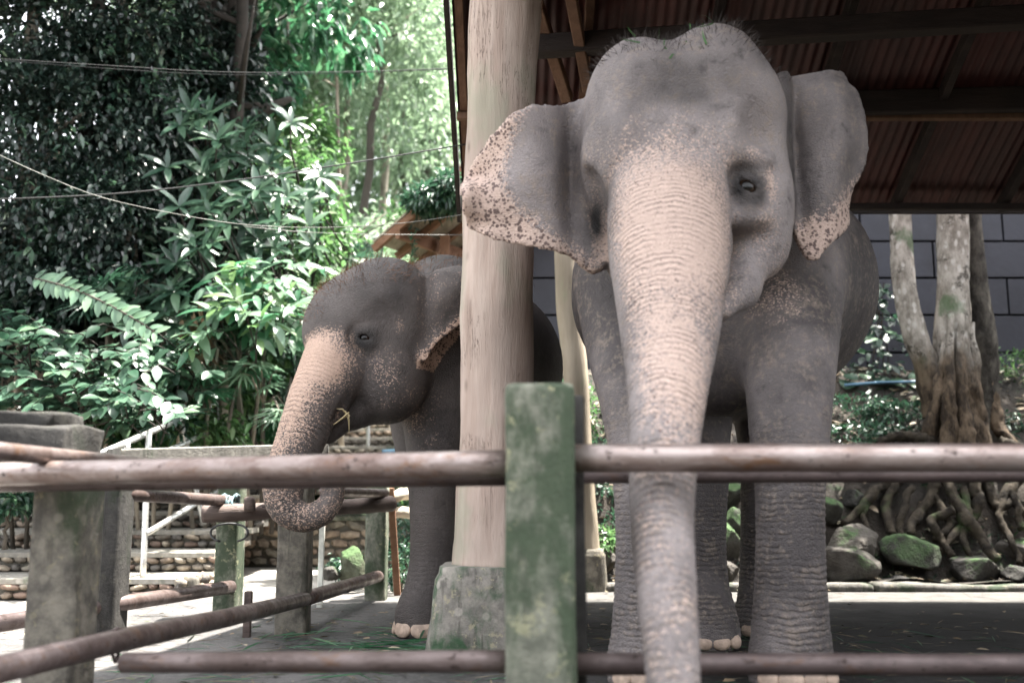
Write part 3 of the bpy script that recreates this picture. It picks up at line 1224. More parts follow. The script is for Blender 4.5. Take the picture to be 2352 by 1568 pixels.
rock(1874, 2022, 1258, 1352, 8.35, 'rock', 'broad pale sloping rock on the kerb beside the elephant foreleg', 1)
rock(1905, 2036, 1198, 1325, 8.55, 'rock', 'dark rounded rock behind the broad pale rock', 2)
rock(2030, 2162, 1228, 1312, 8.5, 'rock_mossy', 'flat topped greenish rock below the tree roots', 3)
rock(2178, 2308, 1268, 1352, 8.4, 'rock', 'dark low boulder on the kerb under the tree roots', 4)
rock(1872, 1934, 1143, 1212, 8.75, 'rock_mossy', 'green mossy rock high on the bank by the foreleg', 5)
rock(1655, 1725, 1160, 1255, 8.65, 'rock_mossy', 'mossy rock on the bank between the elephant legs, upper', 6)
rock(1640, 1702, 1202, 1290, 8.45, 'rock_mossy', 'pale mossy rock on the bank between the elephant legs, lower', 7)
rock(1625, 1715, 1098, 1170, 8.85, 'rock_mossy', 'dark mossy ledge rock on top of the bank between the legs', 8)
rock(2292, 2400, 1236, 1302, 8.7, 'rock', 'dark square rock at the end of the roots', 9)
rock(1375, 1418, 1266, 1316, 8.5, 'rock', 'small brown rock next to the concrete stub', 10)
rock(1648, 1700, 1285, 1335, 8.35, 'rock', 'small rubble stone on the kerb between the elephant legs', 12)
rock(2040, 2110, 1320, 1352, 8.28, 'rock', 'little flat stone on the kerb below the greenish rock', 13)
rock(2310, 2400, 1300, 1352, 8.35, 'rock', 'jagged dark stone on the kerb past the low boulder', 14)
rock(1940, 1990, 1120, 1170, 8.9, 'rock', 'small dark stone above the rounded rock among dry leaves', 15)
rock(778, 842, 1256, 1336, 7.95, 'rock_green', 'bright green moss covered boulder left of the mossy post', 16)
rock(735, 782, 1302, 1340, 7.85, 'rock_mossy', 'low mossy stone beside the green boulder', 17)

# ================================================================== elephants
def smin(a, b, k):
    h = np.clip(.5 + .5 * (b - a) / k, 0, 1)
    return b + (a - b) * h - k * h * (1 - h)


class Field:
    """signed distance field on a grid; shapes melt together, the zero level is the skin"""
    def __init__(s, lo, hi, vox):
        s.lo = np.array(lo, float)
        s.vox = vox
        s.n = np.ceil((np.array(hi) - s.lo) / vox).astype(int) + 1
        s.F = np.full(s.n, .3, np.float32)
        s.ax = [(s.lo[i] + vox * np.arange(s.n[i])).astype(np.float32) for i in range(3)]

    def blk(s, lo, hi, pad):
        sl = []
        for i in range(3):
            a = int(np.clip(np.floor((lo[i] - pad - s.lo[i]) / s.vox), 0, s.n[i]))
            b = int(np.clip(np.ceil((hi[i] + pad - s.lo[i]) / s.vox) + 1, 0, s.n[i]))
            sl.append(slice(a, b))
        return tuple(sl), s.ax[0][sl[0]][:, None, None], s.ax[1][sl[1]][None, :, None], s.ax[2][sl[2]][None, None, :]

    def put(s, sl, d, k, sub=False):
        if sub:
            s.F[sl] = -smin(-s.F[sl], d, k)
        else:
            s.F[sl] = smin(s.F[sl], d.astype(np.float32), k)

    def cone(s, a, b, ra, rb, k=.05, sub=False):
        a, b = np.array(a, float), np.array(b, float)
        R = max(ra, rb)
        sl, X, Y, Z = s.blk(np.minimum(a, b), np.maximum(a, b), R + k + .03)
        ba = b - a
        L2 = max(float(ba @ ba), 1e-9)
        px, py, pz = X - a[0], Y - a[1], Z - a[2]
        t = np.clip((px * ba[0] + py * ba[1] + pz * ba[2]) / L2, 0, 1)
        d = np.sqrt((px - ba[0] * t) ** 2 + (py - ba[1] * t) ** 2 + (pz - ba[2] * t) ** 2) - (ra + (rb - ra) * t)
        s.put(sl, d, k, sub)

    def ell(s, c, r, k=.05, rot=(0, 0, 0), sub=False):
        c = np.array(c, float)
        r = np.array(r, float)
        R = float(r.max())
        sl, X, Y, Z = s.blk(c - R, c + R, k + .03)
        m = np.array(Euler(rot).to_matrix().transposed())
        px, py, pz = X - c[0], Y - c[1], Z - c[2]
        q = [m[i, 0] * px + m[i, 1] * py + m[i, 2] * pz for i in range(3)]
        k0 = np.sqrt(sum((q[i] / r[i]) ** 2 for i in range(3)))
        k1 = np.sqrt(sum((q[i] / r[i] ** 2) ** 2 for i in range(3))) + 1e-6
        s.put(sl, k0 * (k0 - 1) / k1, k, sub)

    def chain(s, rows, n, k=.03, first=.06):
        S = spline(rows, n)
        for i in range(n - 1):
            s.cone(S[i, :3], S[i + 1, :3], S[i, 3], S[i + 1, 3], first if i == 0 else k)
        return S

    def ear(s, poly, yf, th, k=.05):
        """a leathery sheet: outline in x, z, depth yf(x, z), half thickness th(x, z)"""
        P = np.array(poly)
        lo = np.array([P[:, 0].min(), 0, P[:, 1].min()])
        hi = np.array([P[:, 0].max(), 0, P[:, 1].max()])
        xs = s.ax[0]
        zs = s.ax[2]
        i0, i1 = np.searchsorted(xs, lo[0] - .08), np.searchsorted(xs, hi[0] + .08)
        k0, k1 = np.searchsorted(zs, lo[2] - .08), np.searchsorted(zs, hi[2] + .08)
        X2, Z2 = np.meshgrid(xs[i0:i1], zs[k0:k1], indexing='ij')
        best = np.full(X2.shape, 9.0)
        inside = np.zeros(X2.shape, bool)
        for a, b in zip(P, np.roll(P, -1, 0)):
            e = b - a
            wx, wz = X2 - a[0], Z2 - a[1]
            t = np.clip((wx * e[0] + wz * e[1]) / (e @ e + 1e-12), 0, 1)
            best = np.minimum(best, (wx - e[0] * t) ** 2 + (wz - e[1] * t) ** 2)
            c = (a[1] > Z2) != (b[1] > Z2)
            with np.errstate(divide='ignore', invalid='ignore'):
                xi = a[0] + (Z2 - a[1]) / (b[1] - a[1]) * e[0]
            inside ^= c & (X2 < xi)
        sd2 = np.where(inside, -1, 1) * np.sqrt(best)
        Yf = yf(X2, Z2)
        gx, gz = np.gradient(Yf, s.vox)
        cs = 1 / np.sqrt(1 + gx ** 2 + gz ** 2)
        T = th(X2, Z2, sd2)
        j0, j1 = np.searchsorted(s.ax[1], Yf.min() - .12), np.searchsorted(s.ax[1], Yf.max() + .12)
        Yy = s.ax[1][j0:j1][None, :, None]
        dy = np.abs(Yy - Yf[:, None, :]) * cs[:, None, :] - T[:, None, :]
        d = -smin(-dy, -np.broadcast_to(sd2[:, None, :], dy.shape), .02)
        sl = (slice(i0, i1), slice(j0, j1), slice(k0, k1))
        s.put(sl, d, k)

    def floor(s, z):
        s.F = np.maximum(s.F, (z - s.ax[2])[None, None, :])

    def mesh(s, smooth=3):
        F = s.F
        ins = F < 0
        n = s.n
        c = np.zeros(n - 1, np.int8)
        for dx in (0, 1):
            for dy in (0, 1):
                for dz in (0, 1):
                    c += ins[dx:n[0] - 1 + dx, dy:n[1] - 1 + dy, dz:n[2] - 1 + dz]
        cells = np.argwhere((c > 0) & (c < 8))
        idx = np.full(n - 1, -1, np.int32)
        idx[tuple(cells.T)] = np.arange(len(cells))
        acc = np.zeros((len(cells), 3))
        cnt = np.zeros(len(cells))
        corners = [(0, 0, 0), (1, 0, 0), (0, 1, 0), (1, 1, 0), (0, 0, 1), (1, 0, 1), (0, 1, 1), (1, 1, 1)]
        vals = [F[tuple((cells + np.array(k)).T)].astype(float) for k in corners]
        for i in range(8):
            for j in range(i + 1, 8):
                a, b = np.array(corners[i]), np.array(corners[j])
                if abs(a - b).sum() != 1:
                    continue
                m = (vals[i] < 0) != (vals[j] < 0)
                t = vals[i] / np.where(m, vals[i] - vals[j], 1)
                p = a + t[:, None] * (b - a)
                acc += np.where(m[:, None], p, 0)
                cnt += m
        V = s.lo + s.vox * (cells + acc / cnt[:, None])
        Q = []
        for ax in range(3):
            u, v = (ax + 1) % 3, (ax + 2) % 3
            sa = [slice(1, n[i] - 1) for i in range(3)]
            sb = list(sa)
            sa[ax] = slice(0, n[ax] - 1)
            sb[ax] = slice(1, n[ax])
            A, B = ins[tuple(sa)], ins[tuple(sb)]
            e = np.argwhere(A != B)
            fl = A[tuple(e.T)]
            off = np.array([1, 1, 1])
            off[ax] = 0
            e = e + off
            def ix(du, dv):
                q = e.copy()
                q[:, u] -= du
                q[:, v] -= dv
                return idx[tuple(q.T)]
            q = np.stack([ix(1, 1), ix(0, 1), ix(0, 0), ix(1, 0)], 1)
            q[~fl] = q[~fl][:, ::-1]
            Q.append(q)
        Q = np.concatenate(Q)
        Q = Q[(Q >= 0).all(1)]
        e0 = np.concatenate([Q[:, 0], Q[:, 1], Q[:, 2], Q[:, 3]])
        e1 = np.concatenate([Q[:, 1], Q[:, 2], Q[:, 3], Q[:, 0]])
        for it in range(smooth):
            f = .5 if it % 2 == 0 else -.42
            sm = np.zeros_like(V)
            ct = np.bincount(e0, minlength=len(V)) + np.bincount(e1, minlength=len(V))
            for d in range(3):
                sm[:, d] = np.bincount(e0, V[e1, d], len(V)) + np.bincount(e1, V[e0, d], len(V))
            V = V + f * (sm / np.maximum(ct, 1)[:, None] - V)
        return V, Q


def skin_mat(name, g0, g1, pinkc, spot, dust):
    def f(b, p, o):
        c = b.pos()
        pk = b.attr('pink')
        spk = b.attr('spot')
        m1 = b.attr('mott')
        col = b.mix(m1, g0, g1)
        nf = b.noise(38, c, 4, .7)
        nm = b.noise(8, c, 4, .65)
        col = b.mix(b.ramp(b.math('ADD', nf, b.math('MULTIPLY', nm, .7)), .82, 1.12, 0, .6), col, dust)
        col = b.mix(b.ramp(nm, .42, .25, 0, .6), col, tuple(x * .5 for x in g0))
        # bare pink skin, dithered at its border into freckles
        cell = b.cell(165, c)
        cell2 = b.cell(48, c)
        e = b.math('ADD', pk, b.math('MULTIPLY', b.math('SUBTRACT', cell, .5), .62))
        e = b.math('ADD', e, b.math('MULTIPLY', b.math('SUBTRACT', nm, .5), .5))
        pm = b.ramp(e, .36, .68)
        pc = b.mix(b.ramp(nm, .35, .65), pinkc, tuple(min(1, x * 1.2) for x in pinkc))
        v = b.voro(66, c)
        vd = b.math('ADD', v, b.math('MULTIPLY', nf, .3))
        sp = b.ramp(b.math('SUBTRACT', vd, b.math('MULTIPLY', spk, b.math('ADD', b.math('MULTIPLY', cell2, .5), .15))), .14, .24, .92, 0)
        pc = b.mix(sp, pc, spot)
        col = b.mix(pm, col, pc)
        # folds
        ts = b.attr('fold')
        rm = b.attr('foldm')
        wob = b.math('MULTIPLY', b.math('SUBTRACT', nm, .5), .06)
        ph = b.math('MULTIPLY', b.math('ADD', ts, wob), 2 * PI / .024)
        ring = b.math('POWER', b.math('ADD', b.math('MULTIPLY', b.math('SINE', ph), .5), .5), .35)
        brk = b.ramp(b.math('ADD', nm, b.math('MULTIPLY', nf, .3)), .52, .75)
        crease = b.math('MULTIPLY', b.math('MULTIPLY', b.math('SUBTRACT', 1.0, ring), rm), brk)
        wc = b.node('ShaderNodeVectorMath', operation='MULTIPLY_ADD')
        b.L.new(b.pos((1, 1, 1.9)), wc.inputs[2])
        nz = b.node('ShaderNodeTexNoise')
        nz.inputs['Scale'].default_value = 14
        b.L.new(c, nz.inputs['Vector'])
        b.L.new(nz.outputs['Color'], wc.inputs[0])
        wc.inputs[1].default_value = (.06, .06, .06)
        wr = b.voro(26, wc.outputs[0], 'DISTANCE_TO_EDGE')
        wr2 = b.voro(70, b.pos((1, 1, 1.5)), 'DISTANCE_TO_EDGE')
        w1 = b.ramp(wr, 0, .1)
        w2 = b.ramp(wr2, 0, .2)
        dirt = b.math('ADD', b.math('MULTIPLY', b.math('SUBTRACT', 1.0, w2), .12), b.math('MULTIPLY', crease, .7))
        dirt = b.math('ADD', dirt, b.math('MULTIPLY', b.math('SUBTRACT', 1.0, w1), .06))
        col = b.mix(dirt, col, tuple(x * .35 for x in g0))
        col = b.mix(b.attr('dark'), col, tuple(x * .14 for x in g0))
        h = b.math('ADD', b.math('MULTIPLY', w1, .22), b.math('MULTIPLY', w2, .3))
        h = b.math('ADD', h, b.math('MULTIPLY', nf, .3))
        h = b.math('ADD', h, b.math('MULTIPLY', nm, .5))
        h = b.math('SUBTRACT', h, b.math('MULTIPLY', crease, .9))
        setp(b, p, col, .62, normal=b.bump(h, .6, .014), spec=.4)
    return material(name, f)


skin_mat('skin_grey', (.085, .073, .072), (.285, .248, .24), (.53, .395, .33), (.11, .07, .063), (.34, .27, .215))
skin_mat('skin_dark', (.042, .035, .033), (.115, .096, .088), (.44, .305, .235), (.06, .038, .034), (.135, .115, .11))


def _eye(b, p, o):
    c = b.coord((1, 1, 1), 'Object')
    sx = b.node('ShaderNodeSeparateXYZ')
    b.L.new(c, sx.inputs[0])
    d = b.math('SQRT', b.math('ADD', b.math('POWER', sx.outputs[0], 2), b.math('POWER', sx.outputs[2], 2)))
    col = b.mix(b.ramp(d, .4, .5), (.004, .003, .002), (.016, .008, .004))
    col = b.mix(b.ramp(d, .72, .8), col, (.02, .014, .012))
    setp(b, p, col, .2, spec=.3)


material('eye', _eye)


def eyeball(parent, pos, r, look):
    bm = bmesh.new()
    bmesh.ops.create_uvsphere(bm, u_segments=24, v_segments=16, radius=1)
    me = bpy.data.meshes.new('eye')
    bm.to_mesh(me)
    bm.free()
    me.polygons.foreach_set('use_smooth', [True] * len(me.polygons))
    me.materials.append(MATS['eye'])
    o = bpy.data.objects.new('eye', me)
    COL.objects.link(o)
    o.scale = (r, r, r)
    o.rotation_euler = Vector(look).to_track_quat('-Y', 'Z').to_euler()
    o.location = Vector(pos)
    kid(o, parent)


def toenail(parent, pos, out, wd, ht):
    bm = bmesh.new()
    bmesh.ops.create_icosphere(bm, subdivisions=3, radius=1)
    for v in bm.verts:
        v.co.x = math.copysign(abs(v.co.x) ** .8, v.co.x)
        if v.co.z < 0:
            v.co.z *= .75
        v.co = Vector((v.co.x * wd, v.co.y * .02, v.co.z * ht))
    me = bpy.data.meshes.new('toenail')
    bm.to_mesh(me)
    bm.free()
    me.polygons.foreach_set('use_smooth', [True] * len(me.polygons))
    me.materials.append(MATS['nail'])
    o = bpy.data.objects.new('toenail', me)
    COL.objects.link(o)
    a = math.atan2(out[1], out[0])
    o.rotation_euler = (math.radians(-14), 0, a + PI / 2)
    o.location = Vector(pos)
    kid(o, parent)


def toenails(parent, cx, cy, r, face, spread, n, wd=.048, ht=.05):
    for k in range(n):
        a = face + (k - (n - 1) / 2) * spread
        out = (math.cos(a), math.sin(a))
        toenail(parent, (cx + out[0] * (r - .004), cy + out[1] * (r - .004), .052), out, wd, ht)


def hairs(name, parent, roots, normals, length, mat, seed, lean=(0, 0, 0), thick=.0016):
    r = np.random.default_rng(seed)
    n = len(roots)
    d = normals + r.normal(0, .35, (n, 3)) + np.array(lean)
    d /= np.linalg.norm(d, axis=1)[:, None]
    L = length * r.uniform(.4, 1.25, n)[:, None]
    s = np.cross(d, r.normal(size=(n, 3)))
    s /= np.linalg.norm(s, axis=1)[:, None]
    b0 = roots - normals * .004
    mid = b0 + d * L * .55
    tip = b0 + d * L + np.array([0, 0, -.25]) * L * .6 + r.normal(0, .12, (n, 3)) * L
    V = np.stack([b0 - s * thick, b0 + s * thick, mid + s * thick * .8, mid - s * thick * .8, tip], 1).reshape(-1, 3)
    i = np.arange(n) * 5
    Q = np.stack([i, i + 1, i + 2, i + 3], 1)
    T = np.stack([i + 3, i + 2, i + 4], 1)
    o = mesh_np(name, V, Q, T, mat)
    o['kind'] = 'stuff'
    kid(o, parent)
    return o


def vnormals(V, Q):
    n = np.cross(V[Q[:, 2]] - V[Q[:, 0]], V[Q[:, 3]] - V[Q[:, 1]])
    N = np.zeros_like(V)
    for k in range(4):
        for d in range(3):
            N[:, d] += np.bincount(Q[:, k], n[:, d], len(V))
    return N / (np.linalg.norm(N, axis=1)[:, None] + 1e-9)


def along(V, S):
    """nearest sample of a chain for every vertex: (arc length, distance / radius)"""
    seg = np.linalg.norm(np.diff(S[:, :3], axis=0), axis=1)
    arc = np.concatenate([[0], np.cumsum(seg)])
    best = np.full(len(V), 1e9)
    ts = np.zeros(len(V))
    rr = np.ones(len(V))
    for i in range(len(S) - 1):
        a, e = S[i, :3], S[i + 1, :3] - S[i, :3]
        t = np.clip(((V - a) @ e) / (e @ e), 0, 1)
        d = np.linalg.norm(V - a - t[:, None] * e, axis=1)
        m = d < best
        best[m] = d[m]
        ts[m] = (arc[i] + t * seg[i])[m]
        rr[m] = (S[i, 3] + (S[i + 1, 3] - S[i, 3]) * t)[m]
    return ts, best / rr


def gauss(V, c, r):
    return np.exp(-(((V - np.array(c)) / np.array(r)) ** 2).sum(1))


def side_of(V, pts):
    """signed distance in x, z to an open polyline (positive on its left side)"""
    P = np.array([(p[0], p[2]) for p in pts])
    q = V[:, [0, 2]]
    best = np.full(len(V), 9.0)
    sg = np.zeros(len(V))
    for a, b in zip(P[:-1], P[1:]):
        e = b - a
        t = np.clip(((q - a) @ e) / (e @ e), 0, 1)
        d = np.linalg.norm(q - a - t[:, None] * e, axis=1)
        cr = e[0] * (q[:, 1] - a[1]) - e[1] * (q[:, 0] - a[0])
        m = d < best
        best[m] = d[m]
        sg[m] = np.sign(cr[m])
    return best * sg


def R4(rows):
    return [(*W(x, y, Y), r) for x, y, Y, r in rows]


def legrows(rows, cx, cy, rfoot):
    """leg axis from photo rows, finished with a foot standing on the floor"""
    out = R4(rows)
    out.append((cx, cy, .13, rfoot * .93))
    out.append((cx, cy, .055, rfoot))
    return out


# ------------------------------------------------------------------ elephant in front, facing the camera
VX = .0135
f1 = Field((-.32, 2.3, -.03), (2.25, 6.75, 2.78), VX)
# barrel, shoulders, rump
f1.ell(W(1652, 672, 5.5), (.83, .95, .70), .1)
f1.ell(W(1650, 700, 5.95), (.66, .62, .70), .15)
f1.ell(W(1640, 660, 4.88), (.60, .42, .60), .15)
f1.cone(W(1635, 540, 4.85), W(1590, 400, 4.32), .46, .33, .15)
# legs
LD = legrows([(1800, 640, 4.68, .27), (1806, 760, 4.5, .235), (1812, 880, 4.3, .185), (1814, 1000, 4.18, .158), (1814, 1120, 4.12, .138), (1815, 1260, 4.10, .132), (1816, 1380, 4.10, .14)], FX(1820, 4.08), 4.08, .168)
LA = legrows([(1435, 640, 4.7, .25), (1448, 760, 4.55, .215), (1462, 880, 4.35, .175), (1478, 1000, 4.22, .152), (1488, 1120, 4.14, .136), (1490, 1260, 4.12, .13), (1490, 1380, 4.12, .138)], FX(1492, 4.10), 4.10, .165)
LB = legrows([(1560, 800, 5.75, .33), (1585, 960, 5.45, .22), (1602, 1080, 5.25, .16), (1604, 1200, 5.2, .138), (1606, 1330, 5.2, .142)], FX(1622, 5.08), 5.08, .165)
LC = legrows([(1765, 800, 5.95, .33), (1775, 960, 5.75, .22), (1768, 1080, 5.65, .16), (1762, 1200, 5.6, .14), (1760, 1330, 5.6, .142)], FX(1762, 5.5), 5.5, .165)
legs1 = [f1.chain(L, 26, .02, .2) for L in (LD, LA, LB, LC)]
# chest between the forelegs
f1.ell(W(1650, 790, 4.68), (.38, .26, .34), .12)
# skull: twin domes, brow, temples
f1.ell(W(1466, 232, 3.98), (.212, .29, .248), .06)
f1.ell(W(1630, 208, 3.98), (.225, .31, .258), .06)
f1.ell(W(1700, 270, 4.02), (.18, .28, .22), .08)
f1.ell(W(1560, 330, 4.02), (.40, .33, .36), .10)
f1.ell(W(1548, 300, 3.82), (.26, .2, .24), .12)
f1.ell(W(1556, 262, 4.0), (.22, .30, .255), .08)
f1.ell(W(1556, 200, 3.52), (.2, .16, .16), .14, sub=True)
f1.ell(W(1424, 390, 3.95), (.155, .24, .25), .08)
f1.ell(W(1690, 420, 4.0), (.215, .26, .27), .08)
f1.ell(W(1425, 350, 3.84), (.13, .16, .14), .08)
f1.ell(W(1668, 345, 3.82), (.15, .16, .14), .08)
# trunk
TR = R4([(1540, 370, 3.90, .24), (1536, 470, 3.74, .232), (1536, 570, 3.60, .222), (1538, 670, 3.47, .192), (1538, 770, 3.34, .163), (1534, 880, 3.16, .128), (1526, 1000, 2.98, .106), (1521, 1110, 2.86, .092), (1522, 1230, 2.755, .083), (1530, 1350, 2.64, .076), (1541, 1480, 2.53, .067), (1547, 1590, 2.47, .061), (1550, 1670, 2.44, .056)])
T1 = f1.chain(TR, 60, .012, .1)
# cheeks, tusk roots, jaw
f1.ell(W(1745, 520, 4.0), (.12, .2, .22), .10)
f1.ell(W(1425, 540, 4.1), (.09, .16, .2), .10)
f1.cone(W(1728, 570, 3.95), W(1700, 665, 3.84), .11, .07, .08)
f1.cone(W(1700, 665, 3.84), W(1655, 712, 3.74), .07, .045, .05)
f1.cone(W(1640, 570, 3.66), W(1650, 650, 3.60), .055, .035, .06)
# hollows: temples, eye sockets, mouth corner
f1.ell(W(1765, 320, 3.70), (.09, .12, .14), .10, sub=True)
f1.ell(W(1500, 290, 3.52), (.10, .10, .10), .10, sub=True)
f1.ell(W(1615, 285, 3.52), (.10, .10, .10), .10, sub=True)
f1.ell(W(1352, 320, 3.70), (.05, .08, .12), .08, sub=True)
def surf(fld, x, y, y0, y1):
    for Yq in np.arange(y0, y1, .004):
        q = W(x, y, Yq)
        i = tuple(np.round((np.array(q) - fld.lo) / fld.vox).astype(int))
        if fld.F[i] < 0:
            return q
    return W(x, y, y1)
EYR = surf(f1, 1714, 426, 3.3, 4.3)
EYL = surf(f1, 1362, 462, 3.3, 4.3)
f1.ell(EYR + Vector((.005, -.03, 0)), (.085, .05, .095), .05, sub=True)
f1.ell(EYL + Vector((-.01, -.03, -.03)), (.055, .08, .15), .06, sub=True)
f1.ell(EYR + Vector((-.02, .03, .12)), (.13, .06, .05), .08)
f1.ell(EYR + Vector((-.01, .03, -.12)), (.11, .07, .05), .06)
f1.cone(W(1700, 590, 3.60), W(1688, 668, 3.60), .022, .03, .035, sub=True)
# lids round the right eye
def lids(fld, c, rx, rz, y, tilt, thick):
    for s_, amp in ((1, 1.0), (-1, .85)):
        pr = None
        for k in range(9):
            a = PI * k / 8
            px, pz = math.cos(a) * rx, s_ * math.sin(a) * rz * amp
            q = (c[0] + px * math.cos(tilt) - pz * math.sin(tilt), c[1] + y + .012 * (math.cos(a) ** 2), c[2] + px * math.sin(tilt) + pz * math.cos(tilt))
            if pr is not None:
                fld.cone(pr, q, thick, thick, .012)
            pr = q
EYR = EYR + Vector((.004, .012, -.005))
lids(f1, EYR, .052, .034, -.014, -.6, .012)
lids(f1, EYR, .068, .066, -.004, -.4, .009)
lids(f1, EYR, .088, .094, .003, -.3, .008)
# ears
earL = [W(x, y, 4.0) for x, y in [(1345, 214), (1318, 216), (1268, 236), (1222, 248), (1178, 276), (1135, 306), (1098, 345), (1070, 388), (1052, 432), (1058, 462), (1062, 492), (1076, 528), (1118, 549), (1165, 563), (1215, 574), (1268, 583), (1310, 592), (1340, 612), (1362, 622), (1384, 612), (1396, 588), (1420, 520), (1420, 300)]]
pL = spline([(p.x, p.z) for p in earL] + [(earL[0].x, earL[0].z)], 180)[:-1]
pL += np.random.default_rng(3).normal(0, .0035, pL.shape)
xr_, xo_ = W(1345, 400, 4).x, W(1055, 440, 4).x
zt_, zb_ = W(1300, 215, 4).z, W(1300, 610, 4).z
def yL(X, Z):
    u = np.clip((xr_ - X) / (xr_ - xo_), -.3, 1.1)
    v = (zt_ - Z) / (zt_ - zb_)
    y = 4.05 - .14 * np.sin(np.clip(u, 0, 1) * 2.2) + .10 * u ** 3
    y += .05 * np.exp(-((v - .02) / .10) ** 2)                       # top rim rolls back
    y += .045 * np.sin(u * 8 + v * 4) * u + .028 * np.sin(v * 12 - u * 4) * np.clip(u, 0, 1)
    y -= .07 * np.exp(-((u - .95) / .10) ** 2 - ((v - .62) / .08) ** 2)
    y += .05 * np.exp(-((u - .9) / .16) ** 2 - ((v - .78) / .06) ** 2) + .04 * np.exp(-((u - .9) / .16) ** 2 - ((v - .48) / .06) ** 2)
    y += .09 * np.exp(-((u - .12) / .09) ** 2 - ((v - .45) / .35) ** 2)
    return y
f1.ear(pL, yL, lambda X, Z, sd: .0115 + .02 * np.clip((X - xr_ + .08) / .1, 0, 1), .045)
earR = [W(x, y, 4.15) for x, y in [(1765, 200), (1806, 172), (1845, 162), (1900, 155), (1936, 150), (1957, 150), (1972, 178), (1984, 235), (1998, 290), (2006, 335), (1998, 380), (1972, 425), (1962, 470), (1957, 518), (1928, 548), (1893, 576), (1866, 608), (1845, 606), (1828, 575), (1812, 535), (1790, 470)]]
pR = spline([(p.x, p.z) for p in earR] + [(earR[0].x, earR[0].z)], 120)[:-1]
xr2, xo2 = W(1806, 300, 4.15).x, W(2005, 330, 4.15).x
zt2, zb2 = W(1900, 155, 4.15).z, W(1860, 610, 4.15).z
def yR(X, Z):
    u = np.clip((X - xr2) / (xo2 - xr2), -.4, 1.1)
    v = (zt2 - Z) / (zt2 - zb2)
    y = 4.06 + .05 * u + .08 * u * u
    y += .07 * np.exp(-((v - .02) / .07) ** 2)
    y += .045 * np.sin(v * 8 + u * 3) * np.clip(u, 0, 1) + .03 * np.sin(u * 8 + v * 2)
    y += .08 * np.exp(-((u - .08) / .10) ** 2 - ((v - .4) / .4) ** 2)
    return y
f1.ear(pR, yR, lambda X, Z, sd: .0115 + .02 * np.clip((xr2 + .08 - X) / .1, 0, 1), .045)
# tail
f1.chain([(1.28, 6.42, 1.75, .10), (1.28, 6.56, 1.5, .06), (1.28, 6.6, 1.1, .035), (1.28, 6.6, .7, .025)], 14, .03, .1)
f1.floor(.002)
V1, Q1 = f1.mesh(4)
N1 = vnormals(V1, Q1)
ts, tr = along(V1, T1)
trunkm = np.clip((1.35 - tr) / .3, 0, 1)
front = np.clip(-N1[:, 1] * 1.6 + .2, 0, 1)
face = V1[:, 1] < 4.02
# bare skin: nose bridge, trunk, ear margins, throat
pk = np.zeros(len(V1))
cen = W(1545, 520, 3.4)
pk = np.maximum(pk, 1.12 * np.exp(-(np.abs((V1[:, 0] - cen.x) / .28) ** 2.2 + np.abs((V1[:, 2] - cen.z) / .40) ** 2.2)) * front * face)
tz = W(1535, 800, 3.2)
pk = np.maximum(pk, .85 * np.exp(-(np.abs((V1[:, 0] - tz.x) / .16) ** 2.5 + np.abs((V1[:, 2] - tz.z) / .40) ** 2.5)) * trunkm * front)
pk = np.maximum(pk, .27 * trunkm * (ts > .55) * front)
pk = np.maximum(pk, .44 * gauss(V1, W(1570, 370, 3.7), (.30, .4, .2)) * front)
pk = np.maximum(pk, .45 * gauss(V1, W(1745, 640, 4.1), (.10, .5, .16)))
pk = np.maximum(pk, .46 * gauss(V1, W(1765, 700, 4.5), (.12, .5, .2)))
pk = np.maximum(pk, .75 * gauss(V1, W(1768, 430, 3.8), (.03, .2, .09)))
pk = np.maximum(pk, .40 * gauss(V1, W(1750, 540, 3.85), (.12, .3, .16)))
pk = np.maximum(pk, .5 * gauss(V1, W(1730, 350, 3.7), (.07, .2, .04)))
sp = .18 + .75 * np.clip(1 - pk, 0, 1)
sL = side_of(V1, [W(x, y, 3.98) for x, y in [(1215, 240), (1182, 300), (1165, 360), (1160, 420), (1185, 480), (1250, 530), (1320, 570), (1400, 625)]])
isL = (np.abs(V1[:, 1] - yL(V1[:, 0], V1[:, 2])) < .06) & (V1[:, 0] < W(1392, 500, 4.0).x) & (V1[:, 2] > W(0, 640, 4).z) & (V1[:, 2] < W(0, 200, 4).z) & (V1[:, 1] > 3.8) & (V1[:, 1] < 4.3)
eL = np.clip(.5 - sL / .09, 0, 1.15) * isL
sR = side_of(V1, [W(x, y, 4.2) for x, y in [(2030, 330), (1985, 400), (1930, 450), (1890, 505), (1800, 540)]])
isR = (np.abs(V1[:, 1] - yR(V1[:, 0], V1[:, 2])) < .06) & (V1[:, 0] > W(1815, 500, 4.1).x) & (V1[:, 2] > W(0, 630, 4.15).z) & (V1[:, 2] < W(0, 140, 4.15).z) & (V1[:, 1] > 3.95) & (V1[:, 1] < 4.34)
eR = np.clip(.5 + sR / .09, 0, 1.15) * isR
earp = np.maximum(eL, eR)
sp = np.where(earp > pk, .85, sp)
pk = np.maximum(pk, earp)
# folds: rings on the trunk, creases on the legs
fold = np.where(trunkm > .1, ts, V1[:, 2] * 1.0)
fm = trunkm * np.clip((ts - .1) / .3, 0, 1) * .9
lower = np.clip((1.15 - V1[:, 2]) / .5, 0, 1) * (V1[:, 1] > 3.7)
fm = np.maximum(fm, np.clip(lower * 1.1, 0, 1))
fm *= np.where(isL | isR, 0, 1)
